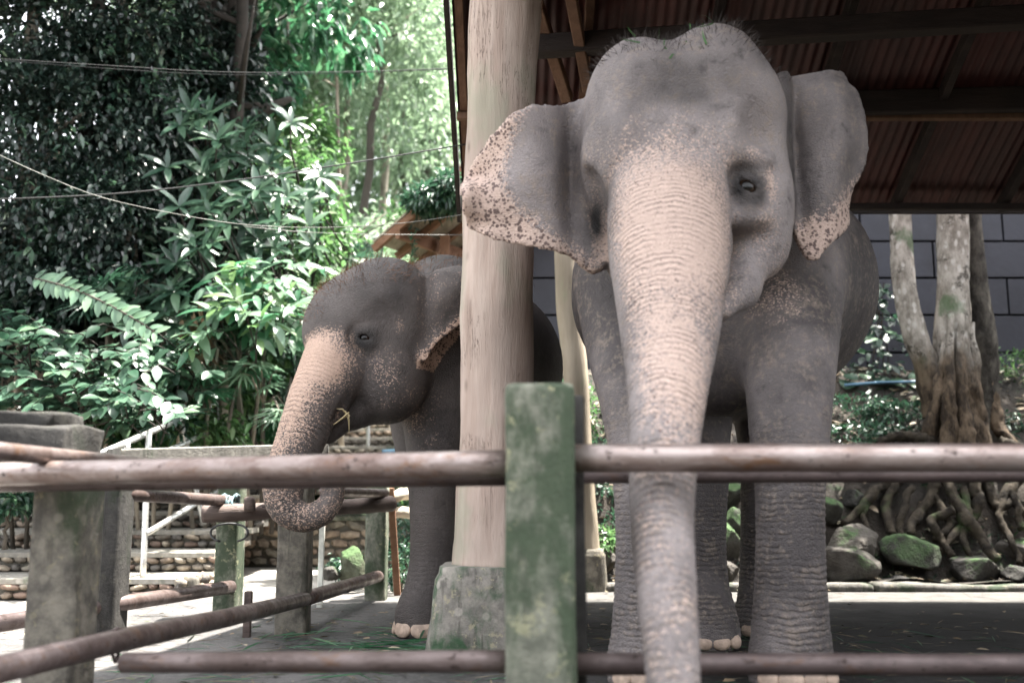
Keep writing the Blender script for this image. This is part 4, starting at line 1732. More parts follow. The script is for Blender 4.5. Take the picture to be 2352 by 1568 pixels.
# a little real relief from the folds
V1 = V1 - N1 * (fm * .0018 * (1 + np.sin(fold * 2 * PI / .026 + 3 * smooth_noise(V1, 6, 4, 2))))[:, None]
V1 = V1 + N1 * ((.004 * smooth_noise(V1, 7, 12, 3) + .0035 * np.abs(smooth_noise(V1 * np.array([1, 1, 1.6]), 13, 14, 2))) * (1 - trunkm * .7))[:, None]
ne = smooth_noise(V1, 9, 31, 3)
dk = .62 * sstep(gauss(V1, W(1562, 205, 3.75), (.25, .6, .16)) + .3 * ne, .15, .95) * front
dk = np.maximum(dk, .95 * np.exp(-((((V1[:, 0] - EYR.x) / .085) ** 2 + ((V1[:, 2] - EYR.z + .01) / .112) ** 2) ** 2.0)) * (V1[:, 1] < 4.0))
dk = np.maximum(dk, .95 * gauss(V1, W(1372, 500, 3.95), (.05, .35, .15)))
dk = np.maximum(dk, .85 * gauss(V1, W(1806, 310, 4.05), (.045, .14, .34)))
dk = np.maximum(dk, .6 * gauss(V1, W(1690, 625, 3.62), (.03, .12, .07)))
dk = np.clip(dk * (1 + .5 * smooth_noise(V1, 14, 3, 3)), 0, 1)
mo = np.clip(.42 + 1.0 * smooth_noise(V1 * np.array([1, 1, .8]), 4.0, 21, 5) + .45 * np.maximum(trunkm, np.clip((4.15 - V1[:, 1]) / .2, 0, 1) * (V1[:, 2] > 1.3)) - .34 * np.clip((V1[:, 1] - 4.15) / .5, 0, 1), 0, 1)  # mottling, with shade painted in: skin darker back along the body
e1o = Vector((1.1, 4.6, 0))
ele1 = mesh_np('elephant', V1 - np.array(e1o), Q1, mat='skin_grey', smooth=True, attrs={'pink': pk, 'spot': sp, 'fold': fold, 'foldm': fm, 'dark': dk, 'mott': mo})
ele1.location = e1o
tag(ele1, 'big grey elephant facing the fence with spread pink freckled ears and hanging trunk', 'elephant')
eyeball(ele1, EYR + Vector((0, .022, 0)), .046, (-.1, -1, 0))
eyeball(ele1, EYL + Vector((.03, .12, .03)), .034, (-1, -.6, 0))
toenails(ele1, FX(1820, 4.08), 4.08, .168, -PI / 2, .55, 4)
toenails(ele1, FX(1492, 4.10), 4.10, .165, -PI / 2, .55, 4)
toenails(ele1, FX(1622, 5.08), 5.08, .165, -PI / 2, .55, 4)
toenails(ele1, FX(1762, 5.5), 5.5, .165, -PI / 2, .55, 4)
hm = np.flatnonzero((V1[:, 2] > W(0, 190, 4).z) & (V1[:, 1] > 3.62) & (V1[:, 1] < 4.5) & (N1[:, 2] > .1) & ~isL & ~isR)
hm = rng.choice(hm, min(1500, len(hm)), replace=False)
hairs('hair', ele1, V1[hm], N1[hm], .055, 'hair_dark', 5, thick=.0011)
# bits of fodder on its head
gm = np.flatnonzero((V1[:, 2] > W(0, 200, 3.9).z) & (V1[:, 1] < 3.95) & (V1[:, 1] > 3.5) & (np.abs(V1[:, 0] - W(1545, 130, 3.9).x) < .2))
gm = rng.choice(gm, 14, replace=False)
fod = hairs('fodder', ele1, V1[gm] + N1[gm] * .006, N1[gm] * .15, .07, 'grass_blade', 6, thick=.004)
fod.parent = None
fod.location = Vector((0, 0, 0))
bpy.data.objects['fodder']['kind'] = 'stuff'
tag(fod, 'scraps of green fodder lying on the big elephant head', 'fodder')

# ------------------------------------------------------------------ second elephant, head in profile by the pole
f2 = Field((-1.62, 4.75, -.03), (.62, 7.75, 2.35), VX)
f2.ell(W(1040, 795, 5.95), (.46, .50, .50), .12)
f2.ell(W(1108, 845, 6.5), (.53, .72, .55), .15)
f2.ell(W(1148, 862, 6.98), (.42, .50, .46), .15)
f2.cone(W(1010, 745, 5.8), W(930, 745, 5.55), .40, .30, .12)
FA = legrows([(1010, 900, 5.72, .24), (1004, 1010, 5.64, .175), (998, 1110, 5.6, .140), (996, 1200, 5.58, .127), (993, 1290, 5.57, .122), (984, 1360, 5.54, .125)], FX(972, 5.50), 5.50, .15)
FB = legrows([(965, 930, 6.0, .19), (965, 1020, 6.02, .15), (990, 1120, 6.02, .13), (992, 1230, 6.0, .12), (988, 1330, 6.0, .12)], FX(985, 5.95), 5.95, .145)
FC = legrows([(1140, 960, 6.85, .28), (1150, 1080, 6.85, .16), (1150, 1200, 6.85, .13)], FX(1150, 6.8), 6.8, .15)
FD = legrows([(1210, 960, 7.1, .26), (1215, 1080, 7.1, .16), (1215, 1200, 7.1, .13)], FX(1215, 7.05), 7.05, .15)
for L in (FA, FB, FC, FD):
    f2.chain(L, 24, .02, .15)
# skull
f2.ell(W(885, 708, 5.36), (.27, .20, .285), .06)
f2.ell(W(875, 712, 5.66), (.26, .20, .27), .06)
f2.ell(W(812, 722, 5.48), (.235, .24, .225), .10)
f2.ell(W(778, 762, 5.40), (.19, .20, .20), .10)
f2.ell(W(905, 800, 5.42), (.20, .20, .26), .10)
# trunk curling in at the tip
TR2 = R4([(800, 780, 5.38, .19), (768, 830, 5.28, .168), (738, 890, 5.20, .148), (712, 950, 5.13, .134), (686, 1020, 5.08, .122), (662, 1080, 5.05, .108), (650, 1130, 5.03, .096), (660, 1168, 5.02, .083), (692, 1188, 5.01, .071), (734, 1180, 5.0, .063), (761, 1148, 5.0, .057), (767, 1112, 5.0, .052), (764, 1085, 5.0, .048)])
T2 = f2.chain(TR2, 70, .01, .1)
# cheek, jaw, lips
f2.ell(W(895, 880, 5.36), (.195, .19, .215), .08)
f2.ell(W(880, 880, 5.60), (.19, .17, .2), .08)
f2.cone(W(880, 915, 5.45), W(815, 945, 5.36), .13, .085, .07)
f2.chain(R4([(815, 945, 5.36, .085), (788, 965, 5.32, .06), (768, 988, 5.3, .042), (753, 1010, 5.28, .024)]), 10, .02, .05)
f2.cone(W(800, 850, 5.22), W(772, 935, 5.16), .085, .06, .05)
f2.cone(W(812, 905, 5.10), W(775, 965, 5.12), .022, .03, .03, sub=True)
# hollows and eye
EY2 = surf(f2, 838, 776, 4.9, 5.6) + Vector((0, .012, 0))
f2.ell(W(900, 735, 5.13), (.12, .05, .09), .08, sub=True)
f2.ell(EY2 + Vector((0, -.035, 0)), (.085, .05, .07), .04, sub=True)
lids(f2, EY2, .050, .030, -.020, -.12, .013)
lids(f2, EY2, .074, .062, -.014, -.12, .013)
lids(f2, EY2, .102, .094, -.006, -.2, .012)
lids(f2, EY2, .124, .122, .006, -.25, .009)
# near ear
ear2 = [W(x, y, 5.32) for x, y in [(935, 650), (962, 642), (1000, 622), (1062, 606), (1120, 606), (1160, 640), (1155, 690), (1110, 728), (1064, 752), (1030, 774), (1002, 800), (988, 826), (976, 838), (967, 820), (962, 790), (950, 730)]]
p2 = spline([(p.x, p.z) for p in ear2] + [(ear2[0].x, ear2[0].z)], 100)[:-1]
xr3, xo3 = W(960, 700, 5.32).x, W(1160, 650, 5.32).x
zt3, zb3 = W(1060, 606, 5.32).z, W(976, 838, 5.32).z
def y2(X, Z):
    u = np.clip((X - xr3) / (xo3 - xr3), -.4, 1.1)
    v = (zt3 - Z) / (zt3 - zb3)
    y = 5.27 - .05 * np.sin(np.clip(u, 0, 1) * 3) + .10 * u * u
    y += .06 * np.exp(-((v - .0) / .08) ** 2) + .02 * np.sin(v * 10 + u * 4)
    y += .07 * np.exp(-((u - .1) / .08) ** 2 - ((v - .3) / .25) ** 2)
    return y
f2.ear(p2, y2, lambda X, Z, sd: .012 + .02 * np.clip((xr3 + .05 - X) / .1, 0, 1), .04)
f2.floor(.002)
V2, Q2 = f2.mesh(4)
N2 = vnormals(V2, Q2)
ts, tr = along(V2, T2)
trunkm = np.clip((1.3 - tr) / .25, 0, 1)
pk = np.zeros(len(V2))
c2 = W(742, 838, 5.15)
pk = np.maximum(pk, 1.15 * gauss(V2, c2, (.155, .4, .16)))
pk = np.maximum(pk, (1.2 - .75 * np.clip((ts - .2) / .9, 0, 1)) * np.clip((1.25 - tr) / .25, 0, 1) * np.clip((ts - .02) / .2, 0, 1) * np.clip(.75 - (N2[:, 0] - .1) * .75, .2, 1) * np.clip((1.25 - ts) / .3, 0, 1))
pk = np.maximum(pk, .40 * trunkm * (ts > .8))
pk = np.maximum(pk, .34 * gauss(V2, W(890, 850, 5.15), (.14, .2, .15)))
pk = np.maximum(pk, .48 * gauss(V2, W(915, 745, 5.15), (.03, .2, .05)))
pk = np.maximum(pk, .26 * gauss(V2, W(960, 950, 5.4), (.22, .5, .25)))
sp = .15 + .65 * np.clip(1 - pk, 0, 1)
s2 = side_of(V2, [W(x, y, 5.3) for x, y in [(1180, 640), (1064, 715), (1000, 775), (950, 825)]])
isE = (V2[:, 0] > W(960, 700, 5.3).x) & (V2[:, 2] > W(0, 850, 5.3).z) & (V2[:, 2] < W(0, 590, 5.3).z) & (V2[:, 1] < 5.42)
pk = np.maximum(pk, np.clip(.22 + s2 / .045, 0, 1.1) * isE * (N2[:, 1] < -.3) * (N2[:, 2] > -.5))
pk = np.maximum(pk, .2 * isE)
fold = np.where(trunkm > .1, ts, V2[:, 2])
fm = trunkm * np.clip((ts - .15) / .3, 0, 1) * .8
fm = np.maximum(fm, np.clip((.9 - V2[:, 2]) / .5, 0, 1) * .35 * (V2[:, 1] > 5.35))
V2 = V2 - N2 * (fm * .0014 * (1 + np.sin(fold * 2 * PI / .026 + 3 * smooth_noise(V2, 6, 4, 2))))[:, None]
V2 = V2 + N2 * (.004 * smooth_noise(V2, 7, 13, 3))[:, None]
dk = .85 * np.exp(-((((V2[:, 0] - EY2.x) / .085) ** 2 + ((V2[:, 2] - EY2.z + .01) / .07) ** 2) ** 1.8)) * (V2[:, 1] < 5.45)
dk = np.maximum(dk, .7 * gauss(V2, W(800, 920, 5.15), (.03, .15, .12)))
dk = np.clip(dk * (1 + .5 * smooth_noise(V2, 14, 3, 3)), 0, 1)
mo = np.clip(.5 + 1.1 * smooth_noise(V2, 4.5, 22, 5), 0, 1)
e2o = Vector((-.4, 6.0, 0))
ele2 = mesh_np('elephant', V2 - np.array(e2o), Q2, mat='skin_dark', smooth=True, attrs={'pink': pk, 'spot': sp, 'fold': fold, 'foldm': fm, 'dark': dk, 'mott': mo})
ele2.location = e2o
tag(ele2, 'smaller dark elephant in profile behind the timber pole curling its trunk', 'elephant')
eyeball(ele2, EY2 + Vector((0, .018, 0)), .04, (-.2, -1, -.05))
toenails(ele2, FX(972, 5.50), 5.50, .15, -PI / 2 - .35, .78, 4, .06, .056)
toenails(ele2, FX(985, 5.95), 5.95, .145, -PI / 2 - .45, .62, 4, .045, .045)
hm = np.flatnonzero((N2[:, 2] > .25) & (V2[:, 2] > W(0, 690, 5.5).z) & (V2[:, 0] < .1) & ~isE)
hm = rng.choice(hm, min(4200, len(hm)), replace=False)
hairs('hair', ele2, V2[hm], N2[hm] + np.array([.5, 0, 0]), .06, 'hair_brown', 8, thick=.0011)
hm = np.flatnonzero((N2[:, 0] < -.3) & (V2[:, 2] > W(0, 760, 5.5).z) & (V2[:, 0] < -.7))
hm = rng.choice(hm, min(1200, len(hm)), replace=False)
hairs('hair', ele2, V2[hm], N2[hm], .04, 'hair_brown', 9, thick=.0011)
# straw in its mouth
sb = W(800, 950, 5.12)
for k in range(5):
    r = random.Random(k)
    tip = Vector((r.uniform(-.07, .03), r.uniform(-.08, .0), r.uniform(-.12, .07)))
    o = tube('straw_stalk', [Vector((0, 0, 0)), tip * .5 + Vector((.01, 0, .01)), tip], [.006, .005, .002], 'straw', None, 5)
    o.location = sb + Vector((r.uniform(-.02, .02), -.01, r.uniform(-.02, .02)))
    tag(o, 'dry straw stalk sticking out of the dark elephant mouth', 'straw', 'straw in the dark elephant mouth')

# ================================================================== plants
def unit(a):
    return a / (np.linalg.norm(a, axis=-1, keepdims=True) + 1e-9)


def leaf_geo(P, D, N, L, wr=.42, fold=.18, droop=.15, stem=0.0):
    """many folded leaves: base points P, directions D, up normals N, lengths L -> verts, quads, per-vertex rnd"""
    n = len(P)
    D = unit(D)
    S = unit(np.cross(D, N))
    U = np.cross(S, D)
    L = np.broadcast_to(np.asarray(L, float).reshape(-1, 1), (n, 1))
    wd = L * wr * .5
    B = P + D * L * stem
    def at(t, s, f):
        return B + D * L * t + S * wd * s + U * (abs(s) * fold * wd) - np.array([0, 0, 1]) * L * droop * t * t * f
    V = np.stack([at(0, 0, 1), at(.32, 1, 1), at(.72, .72, 1), at(1, 0, 1.2), at(.72, -.72, 1), at(.32, -1, 1)], 1).reshape(-1, 3)
    i = np.arange(n) * 6
    Q = np.concatenate([np.stack([i, i + 3, i + 2, i + 1], 1), np.stack([i, i + 5, i + 4, i + 3], 1)])
    return V, Q


def crown_points(c, r, n, seed, clumps=40, shell=.55, spread=.2):
    """points gathered in clumps over an ellipsoid, hollow in the middle"""
    g = np.random.default_rng(seed)
    c = np.array(c, float)
    r = np.array(r, float)
    d = unit(g.normal(size=(clumps, 3)))
    cc = d * (shell + (1 - shell) * g.random((clumps, 1)) ** .6)
    k = g.integers(0, clumps, n)
    P = cc[k] + g.normal(0, spread, (n, 3)) * (.6 + .8 * g.random((clumps, 1))[k])
    out = unit(P)
    return c + P * r, out, g


def foliage(name, parts, mat, parent, kind=None):
    """one mesh from several (V, Q, rnd) leaf sets"""
    Vs, Qs, Rs = [], [], []
    b0 = 0
    for V, Q, R in parts:
        Vs.append(V)
        Qs.append(Q + b0)
        Rs.append(np.repeat(R, 6))
        b0 += len(V)
    o = mesh_np(name, np.concatenate(Vs), np.concatenate(Qs), mat=mat, attrs={'rnd': np.concatenate(Rs)})
    if parent is not None:
        kid(o, parent)
    if kind:
        o['kind'] = kind
    return o


def crown(name, mat, parent, blobs, leaf, seed, wr=.45, droop=.25, hang=.3, kind=None, spread=.2):
    parts = []
    for j, (c, r, n, cl) in enumerate(blobs):
        P, out, g = crown_points(c, r, n, seed + j * 7, cl, spread=spread)
        D = out * .7 + g.normal(0, .6, (n, 3)) - np.array([0, 0, hang])
        N = np.array([0, 0, 1.0]) + g.normal(0, .45, (n, 3)) + out * .35
        V, Q = leaf_geo(P, D, N, leaf * g.uniform(.55, 1.25, n), wr, .2, droop)
        parts.append((V, Q, g.random(n)))
    return foliage(name, parts, mat, parent, kind)


def branchy(parent, base, top, r0, r1, seed, mat='forest_trunk', limbs=4, reach=.8, bend=.12, name='trunk'):
    r = random.Random(seed)
    base, top = Vector(base), Vector(top)
    H = (top - base).length
    pts = [base.lerp(top, t) + Vector((r.uniform(-1, 1), r.uniform(-1, 1), 0)) * bend * math.sin(t * PI) for t in np.linspace(0, 1, 9)]
    rad = [r0 + (r1 - r0) * t for t in np.linspace(0, 1, 9)]
    rad[0] *= 1.35
    tk = tube(name, pts, rad, mat, None, 10, .05, seed)
    kid(tk, parent)
    for k in range(limbs):
        i = r.randint(4, 7)
        a = r.uniform(0, 2 * PI)
        d = Vector((math.cos(a), math.sin(a), r.uniform(.3, .9))) * reach * r.uniform(.6, 1.2)
        q = [pts[i], pts[i] + d * .5 + Vector((0, 0, .06)), pts[i] + d]
        o = tube('limb', q, [rad[i] * .6, rad[i] * .4, rad[i] * .15], mat, None, 6, .05, seed + k)
        kid(o, tk)


# --- far trees on the slope: slim trunks under pale crowns
def far_tree(px, ybase, Y, h, r, seed, label, mat='leaf_far', n=3600, leaf=.17, dark=False, low=.35):
    b = W(px, ybase, Y)
    b.z = max(b.z, float(hill_z(np.array([b.x]), np.array([b.y]))[0]) - .1) if Y > 12 else b.z
    t = thing('forest_tree', label, 'tree', tuple(b), 'trees on the slope')
    branchy(t, b, b + Vector((.3 * math.sin(seed), .3, h)), .055 + .0018 * Y, .03, seed, 'forest_trunk', 6, r * 1.0)
    blobs = []
    g = random.Random(seed)
    for k in range(6):
        a = g.uniform(0, 2 * PI)
        blobs.append(((b.x + math.cos(a) * r * .7, b.y + math.sin(a) * r * .6, b.z + h * (low + (1 - low) * (k + .5) / 6)), (r * .8, r * .8, h * .17), n // 6, 26))
    crown('crown', mat, t, blobs, leaf, seed)
    return t


FT = [(612, 610, 16, 7.5, 1.5), (660, 600, 17, 7.0, 1.4), (700, 600, 19, 8, 1.7), (770, 600, 18, 8, 1.5), (832, 600, 16.5, 6.5, 1.1), (872, 590, 20, 8, 1.6),
      (930, 590, 22, 9, 1.9), (985, 590, 24, 9, 2.0), (1040, 590, 26, 10, 2.2), (560, 620, 18, 8, 1.7), (500, 620, 20, 9, 2.0), (900, 560, 30, 11, 2.6), (1010, 560, 34, 11, 2.9),
      (800, 560, 28, 11, 2.5), (700, 560, 30, 12, 2.7), (600, 560, 27, 11, 2.6), (1100, 560, 32, 12, 3.0), (450, 580, 28, 12, 3.0), (300, 560, 24, 11, 2.8), (120, 560, 22, 11, 2.8)]
for i, (px, yb, Y, h, r) in enumerate(FT):
    lb = ['slim pale trunked forest tree with light airy leaves on the slope', 'tall forest tree with pale sunlit crown far up the slope'][Y > 21]
    far_tree(px, yb, Y, h, r, 400 + i, lb, 'leaf_far', 4200 if Y < 23 else 5200, .15 if Y < 23 else .24, low=.4 if Y < 21 else .15)
# undergrowth under the far trees
for i, (px, py, Y, r) in enumerate([(600, 640, 15, .9), (690, 650, 15.5, .9), (780, 640, 15, .8), (850, 610, 16, .9), (930, 600, 18, 1.1), (1020, 600, 20, 1.3), (540, 700, 14, .9), (730, 700, 14.2, .8), (640, 720, 13.8, .8), (820, 660, 15, .8)]):
    c = W(px, py, Y)
    t = thing('forest_bush', 'loose pale green bush under the slim forest trees', 'bush', (c.x, c.y, c.z - r), 'bushes under the forest trees')
    branchy(t, (c.x, c.y, c.z - r), c, .03, .01, 500 + i, limbs=3, reach=r * .6)
    crown('crown', 'leaf_far' if i % 2 else 'leaf_shrub', t, [(c, (r, r, r * .8), 2000, 36)], .17, 520 + i)

# --- the dark creeper-hung trees on the left
VT = [(40, 90, 9.6, .95, 1.0), (250, 60, 9.9, .9, .95), (60, 330, 9.4, .85, .95), (240, 300, 9.7, .85, 1.05), (350, 180, 10.1, .75, .9), (90, 560, 9.3, .8, .8), (270, 540, 9.5, .75, .75), (-60, 700, 9.2, .7, .8), (410, 420, 10.2, .55, .75), (150, 700, 9.3, .6, .5)]
for i, (px, py, Y, rx, rz) in enumerate(VT):
    c = W(px, py, Y)
    lb = 'dark tree smothered in small leaved creepers, ' + ['highest, above the double cable', 'topmost, beside the black trunks', 'behind the start of the pale rope', 'between the double cable and the black cable', 'next to the vivid leaved tree', 'under the pale rope, above the oval leaved bushes', 'crossed by black cable and pale rope', 'lowest, behind the mossy slab', 'beside the glossy whorled shrubs', 'just above the arching spray'][i]
    t = thing('creeper_tree', lb, 'tree', (c.x, c.y + .2, 0), 'creeper covered trees on the left')
    branchy(t, (c.x, c.y + .3, 0), (c.x, c.y + .3, c.z + rz * .7), .16, .06, 540 + i, limbs=5, reach=.6)
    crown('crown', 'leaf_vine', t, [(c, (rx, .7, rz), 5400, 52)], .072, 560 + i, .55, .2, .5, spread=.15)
    crown('young_leaves', 'leaf_big', t, [((c[0], c[1] - .3, c[2]), (rx * .9, .4, rz * .9), 260, 26)], .10, 580 + i, .4, .3, .2, spread=.1)
# out-of-view crowns added overhead to keep them in shade
for i, (x, y, z, r) in enumerate([(-4.2, 9.4, 7.4, 1.5), (-2.9, 10.0, 7.9, 1.3), (-5.4, 8.4, 7.0, 1.5), (-6.6, 9.6, 6.6, 1.7), (-3.6, 11.5, 8.2, 1.6), (-7.5, 7.0, 6.6, 1.7)]):
    t = thing('added_shade_tree', 'spreading canopy tree added overhead to shade the creeper covered trees', 'tree', (x - .5, y + 1.5, 0), 'canopy added to shade the creepers')
    branchy(t, (x - .5, y + 1.5, 0), (x, y, z), .13, .05, 600 + i, 'dark_bark', 5, r * .8)
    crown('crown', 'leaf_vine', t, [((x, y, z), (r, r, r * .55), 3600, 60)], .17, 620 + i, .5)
# black depth behind the creepers: old trunks close together
for i, (px, Y, r) in enumerate([(420, 11.0, .28), (465, 11.2, .30), (505, 11.4, .22), (380, 10.8, .25)]):
    b = W(px, 1000, Y)
    t = thing('old_tree', 'thick black tree trunk deep in shade behind the glossy shrubs', 'tree', (b.x, b.y, 0), 'dark trunks behind the shrubs')
    branchy(t, (b.x, b.y, 0), (b.x + .1, b.y, 7.8), r, r * .6, 640 + i, 'dark_bark', 5, .8)
    crown('crown', 'leaf_vine', t, [((b.x, b.y - .25, 5.0 + .3 * (i % 3)), (.6, .5, .8), 1800, 40), ((b.x, b.y - .35, 3.2), (.5, .3, 1.2), 1500, 40)], .12, 650 + i)

# leafy undergrowth filling the space behind the glossy shrubs
for i, (px, py, Y, rx, rz, mat) in enumerate([(520, 350, 10.9, .6, .5, 'leaf_big'), (620, 440, 11.2, .6, .5, 'leaf_shrub'), (450, 520, 10.6, .5, .5, 'leaf_big'), (560, 600, 10.6, .6, .45, 'leaf_big'), (660, 600, 11.0, .5, .45, 'leaf_shrub'), (480, 720, 10.2, .5, .45, 'leaf_big'), (600, 760, 10.4, .5, .4, 'leaf_big'), (680, 330, 11.8, .5, .5, 'leaf_shrub'), (700, 500, 12.0, .5, .5, 'leaf_shrub'), (420, 860, 9.9, .5, .4, 'leaf_big'), (560, 850, 10.4, .45, .35, 'leaf_shrub')]):
    c = W(px, py, Y)
    lb = {'leaf_big': 'dense grey green thicket ', 'leaf_shrub': 'sunlit yellow green thicket '}[mat] + ['below the thin double cable', 'crossed by the black cable', 'beside the creepers under the black cable', 'crossed by the pale rope', 'under the pale rope by the forest trunks', 'behind the withered brown leaves', 'behind the dark elephant forehead', 'under the vivid leaved tree', 'beside the pale forest gap', 'behind the handrail top', 'behind the whitish fan palm'][i]
    t = thing('thicket', lb, 'thicket', (c.x, c.y, .3), 'thickets behind the shrubs')
    branchy(t, (c.x, c.y, .3), c, .03, .012, 680 + i, 'dark_bark', 3, .4)
    crown('crown', mat, t, [(c, (rx, .4, rz), 1500, 40)], .11, 690 + i, .42)
# --- the bright broad-leaved tree top
for i, (px, py, Y, rx, rz) in enumerate([(660, 50, 11.2, .6, .5), (770, 80, 11.8, .55, .45), (610, 170, 11.0, .45, .4)]):
    c = W(px, py, Y + .6)
    lb = 'broad leaved tree with vivid green hanging leaves, ' + ['the densest, above the thin double cable', 'reaching towards the pale forest gap', 'lowest, beside the black trunks'][i]
    t = thing('broadleaf_tree', lb, 'tree', (c.x + .2, c.y + .3, 1.0), 'broad leaved trees')
    branchy(t, (c.x + .2, c.y + .3, 1.0), c, .035, .02, 660 + i, limbs=6, reach=.6)
    crown('crown', 'leaf_bright', t, [(c, (rx, .5, rz), 330, 24)], .19, 670 + i, .45, .3, .7)


# --- plants whose leaves are single pieces
def leaf_mesh(name, L, wd, mat, fold=.25, droop=.2, seg=5, rnd=.5, tipw=.0):
    V, F = [], []
    for i in range(seg + 1):
        t = i / seg
        w_ = wd * .5 * math.sin(PI * min(1, (t * .94 + .03)) ** .85) ** .8
        z = -droop * L * t * t
        V += [(-w_, t * L, z + fold * w_), (0, t * L, z), (w_, t * L, z + fold * w_)]
    for i in range(seg):
        a = i * 3
        F += [(a, a + 1, a + 4, a + 3), (a + 1, a + 2, a + 5, a + 4)]
    me = bpy.data.meshes.new(name)
    me.from_pydata(V, [], F)
    me.polygons.foreach_set('use_smooth', [True] * len(F))
    at = me.attributes.new('rnd', 'FLOAT', 'POINT')
    at.data.foreach_set('value', [rnd] * len(V))
    me.materials.append(MATS[mat])
    return me


def put_leaf(me, name, parent, p, d, up, s=1.0):
    d = Vector(d).normalized()
    up = Vector(up)
    x = d.cross(up).normalized()
    z = x.cross(d)
    M_ = Matrix((x, d, z)).transposed().to_4x4()
    o = bpy.data.objects.new(name, me)
    COL.objects.link(o)
    o.rotation_euler = M_.to_euler()
    o.scale = (s, s, s)
    o.location = Vector(p) - org(parent)
    o.parent = parent
    return o


BIG = [leaf_mesh('leaf', .27, .075, m, .25, .22, 5, r_) for m, r_ in (('leaf_big', .15), ('leaf_big', .5), ('leaf_big', .85), ('leaf_big', .7))]


def whorl_shrub(px, py, Y, rx, rz, n, seed, label, pool=BIG, size=1.0, group='glossy whorled shrubs', per=8, name='glossy_shrub'):
    g = random.Random(seed)
    c = W(px, py, Y)
    base = Vector((c.x + .2, c.y + .35, 0.3))
    t = thing(name, label, 'shrub', tuple(base), group)
    for k in range(round(n * 1.5)):
        e = Vector((c.x + g.uniform(-rx, rx), c.y + g.uniform(-.35, .35), c.z + g.uniform(-rz, rz)))
        m_ = base.lerp(e, .6) + Vector((0, .1, .25))
        m_ = e + Vector((g.uniform(-.12, .12), .25, -.16))
        o = tube('stem', [e + Vector((g.uniform(-.25, .25), .45, -.5)), m_, e], [.014, .01, .006], 'dark_bark', None, 5)
        kid(o, t)
        stm = o
        ax = (e - m_).normalized() + Vector((g.uniform(-.5, .5), -.55 + g.uniform(-.4, .4), .3))
        ax.normalize()
        s1 = ax.orthogonal().normalized()
        s2 = ax.cross(s1)
        pn = g.randint(per - 3, per + 2)
        for j in range(pn):
            a = 2 * PI * j / pn + g.uniform(-.25, .25)
            sp_ = g.uniform(.55, 1.3)
            d = ax * (1 - .55 * sp_) * 1.1 + (s1 * math.cos(a) + s2 * math.sin(a)) * sp_ - Vector((0, 0, .15))
            put_leaf(g.choice(pool), 'leaf', stm, e, d, ax + Vector((0, 0, .3)), size * g.uniform(.55, 1.15))
    return t


WS = [(500, 290, 9.6, .32, .22, 7), (600, 360, 10.0, .38, .3, 8), (470, 400, 9.4, .35, .3, 8), (570, 480, 9.5, .4, .28, 9), (680, 440, 10.4, .4, .3, 8), (440, 560, 9.2, .3, .3, 6), (530, 590, 9.2, .35, .28, 8), (640, 560, 9.8, .35, .28, 7), (400, 720, 9.0, .35, .25, 7), (300, 720, 8.9, .3, .2, 5)]
WL = ['topmost, rising above the thick black cable', 'below the thin double cable', 'where the creepers end above the black cable', 'crossed by the thick black cable', 'under the black cable beside the forest trunks', 'between black cable and pale rope', 'crossed by the sagging pale rope', 'under the pale rope, left of the hut', 'low, above the withered brown leaves', 'low, behind the arching spray']
for i, (px, py, Y, rx, rz, n) in enumerate(WS):
    whorl_shrub(px, py, Y, rx, rz, n, 700 + i, 'glossy shrub with long leaves in whorls ' + WL[i])


def sprig_bush(name, px, py, Y, rx, rz, n, seed, label, pool, group, size=1.0, hang=.2):
    """bush of twigs with alternate leaves"""
    g = random.Random(seed)
    c = W(px, py, Y)
    t = thing(name, label, 'bush', (c.x, c.y + .3, max(0, c.z - rz - .4)), group)
    for k in range(n):
        e = c + Vector((g.uniform(-rx, rx), g.uniform(-.35, .3), g.uniform(-rz, rz)))
        d = Vector((g.uniform(-1, 1), -.5 + g.uniform(-.5, .4), g.uniform(-.5, .7))).normalized()
        L = g.uniform(.22, .42) * size
        pts = [e + d * L * q - Vector((0, 0, hang * L * q * q)) for q in (0, .5, 1)]
        tw = kid(tube('twig', [e - d * .15 + Vector((0, .12, -.1))] + pts, [.008, .006, .005, .003], 'dark_bark', None, 4), t)
        m = g.randint(5, 9)
        sd_ = d.cross(Vector((g.uniform(-.4, .4), -.4, 1))).normalized()
        for j in range(m):
            q = (j + .6) / m
            p = pts[0].lerp(pts[1], q * 2) if q < .5 else pts[1].lerp(pts[2], q * 2 - 1)
            s_ = 1 if j % 2 else -1
            ld = d * g.uniform(.35, .8) + sd_ * s_ * g.uniform(.6, 1.1) + Vector((g.uniform(-.2, .2), g.uniform(-.3, .1), g.uniform(-.5, .1)))
            put_leaf(g.choice(pool), 'leaf', tw, p, ld, (g.uniform(-.5, .5), -.6 + g.uniform(-.3, .3), 1), size * g.uniform(.6, 1.25))
        put_leaf(g.choice(pool), 'leaf', tw, pts[2], d - Vector((0, 0, .3)), (g.uniform(-.4, .4), -.5, 1), size * g.uniform(.7, 1.2))
    return t


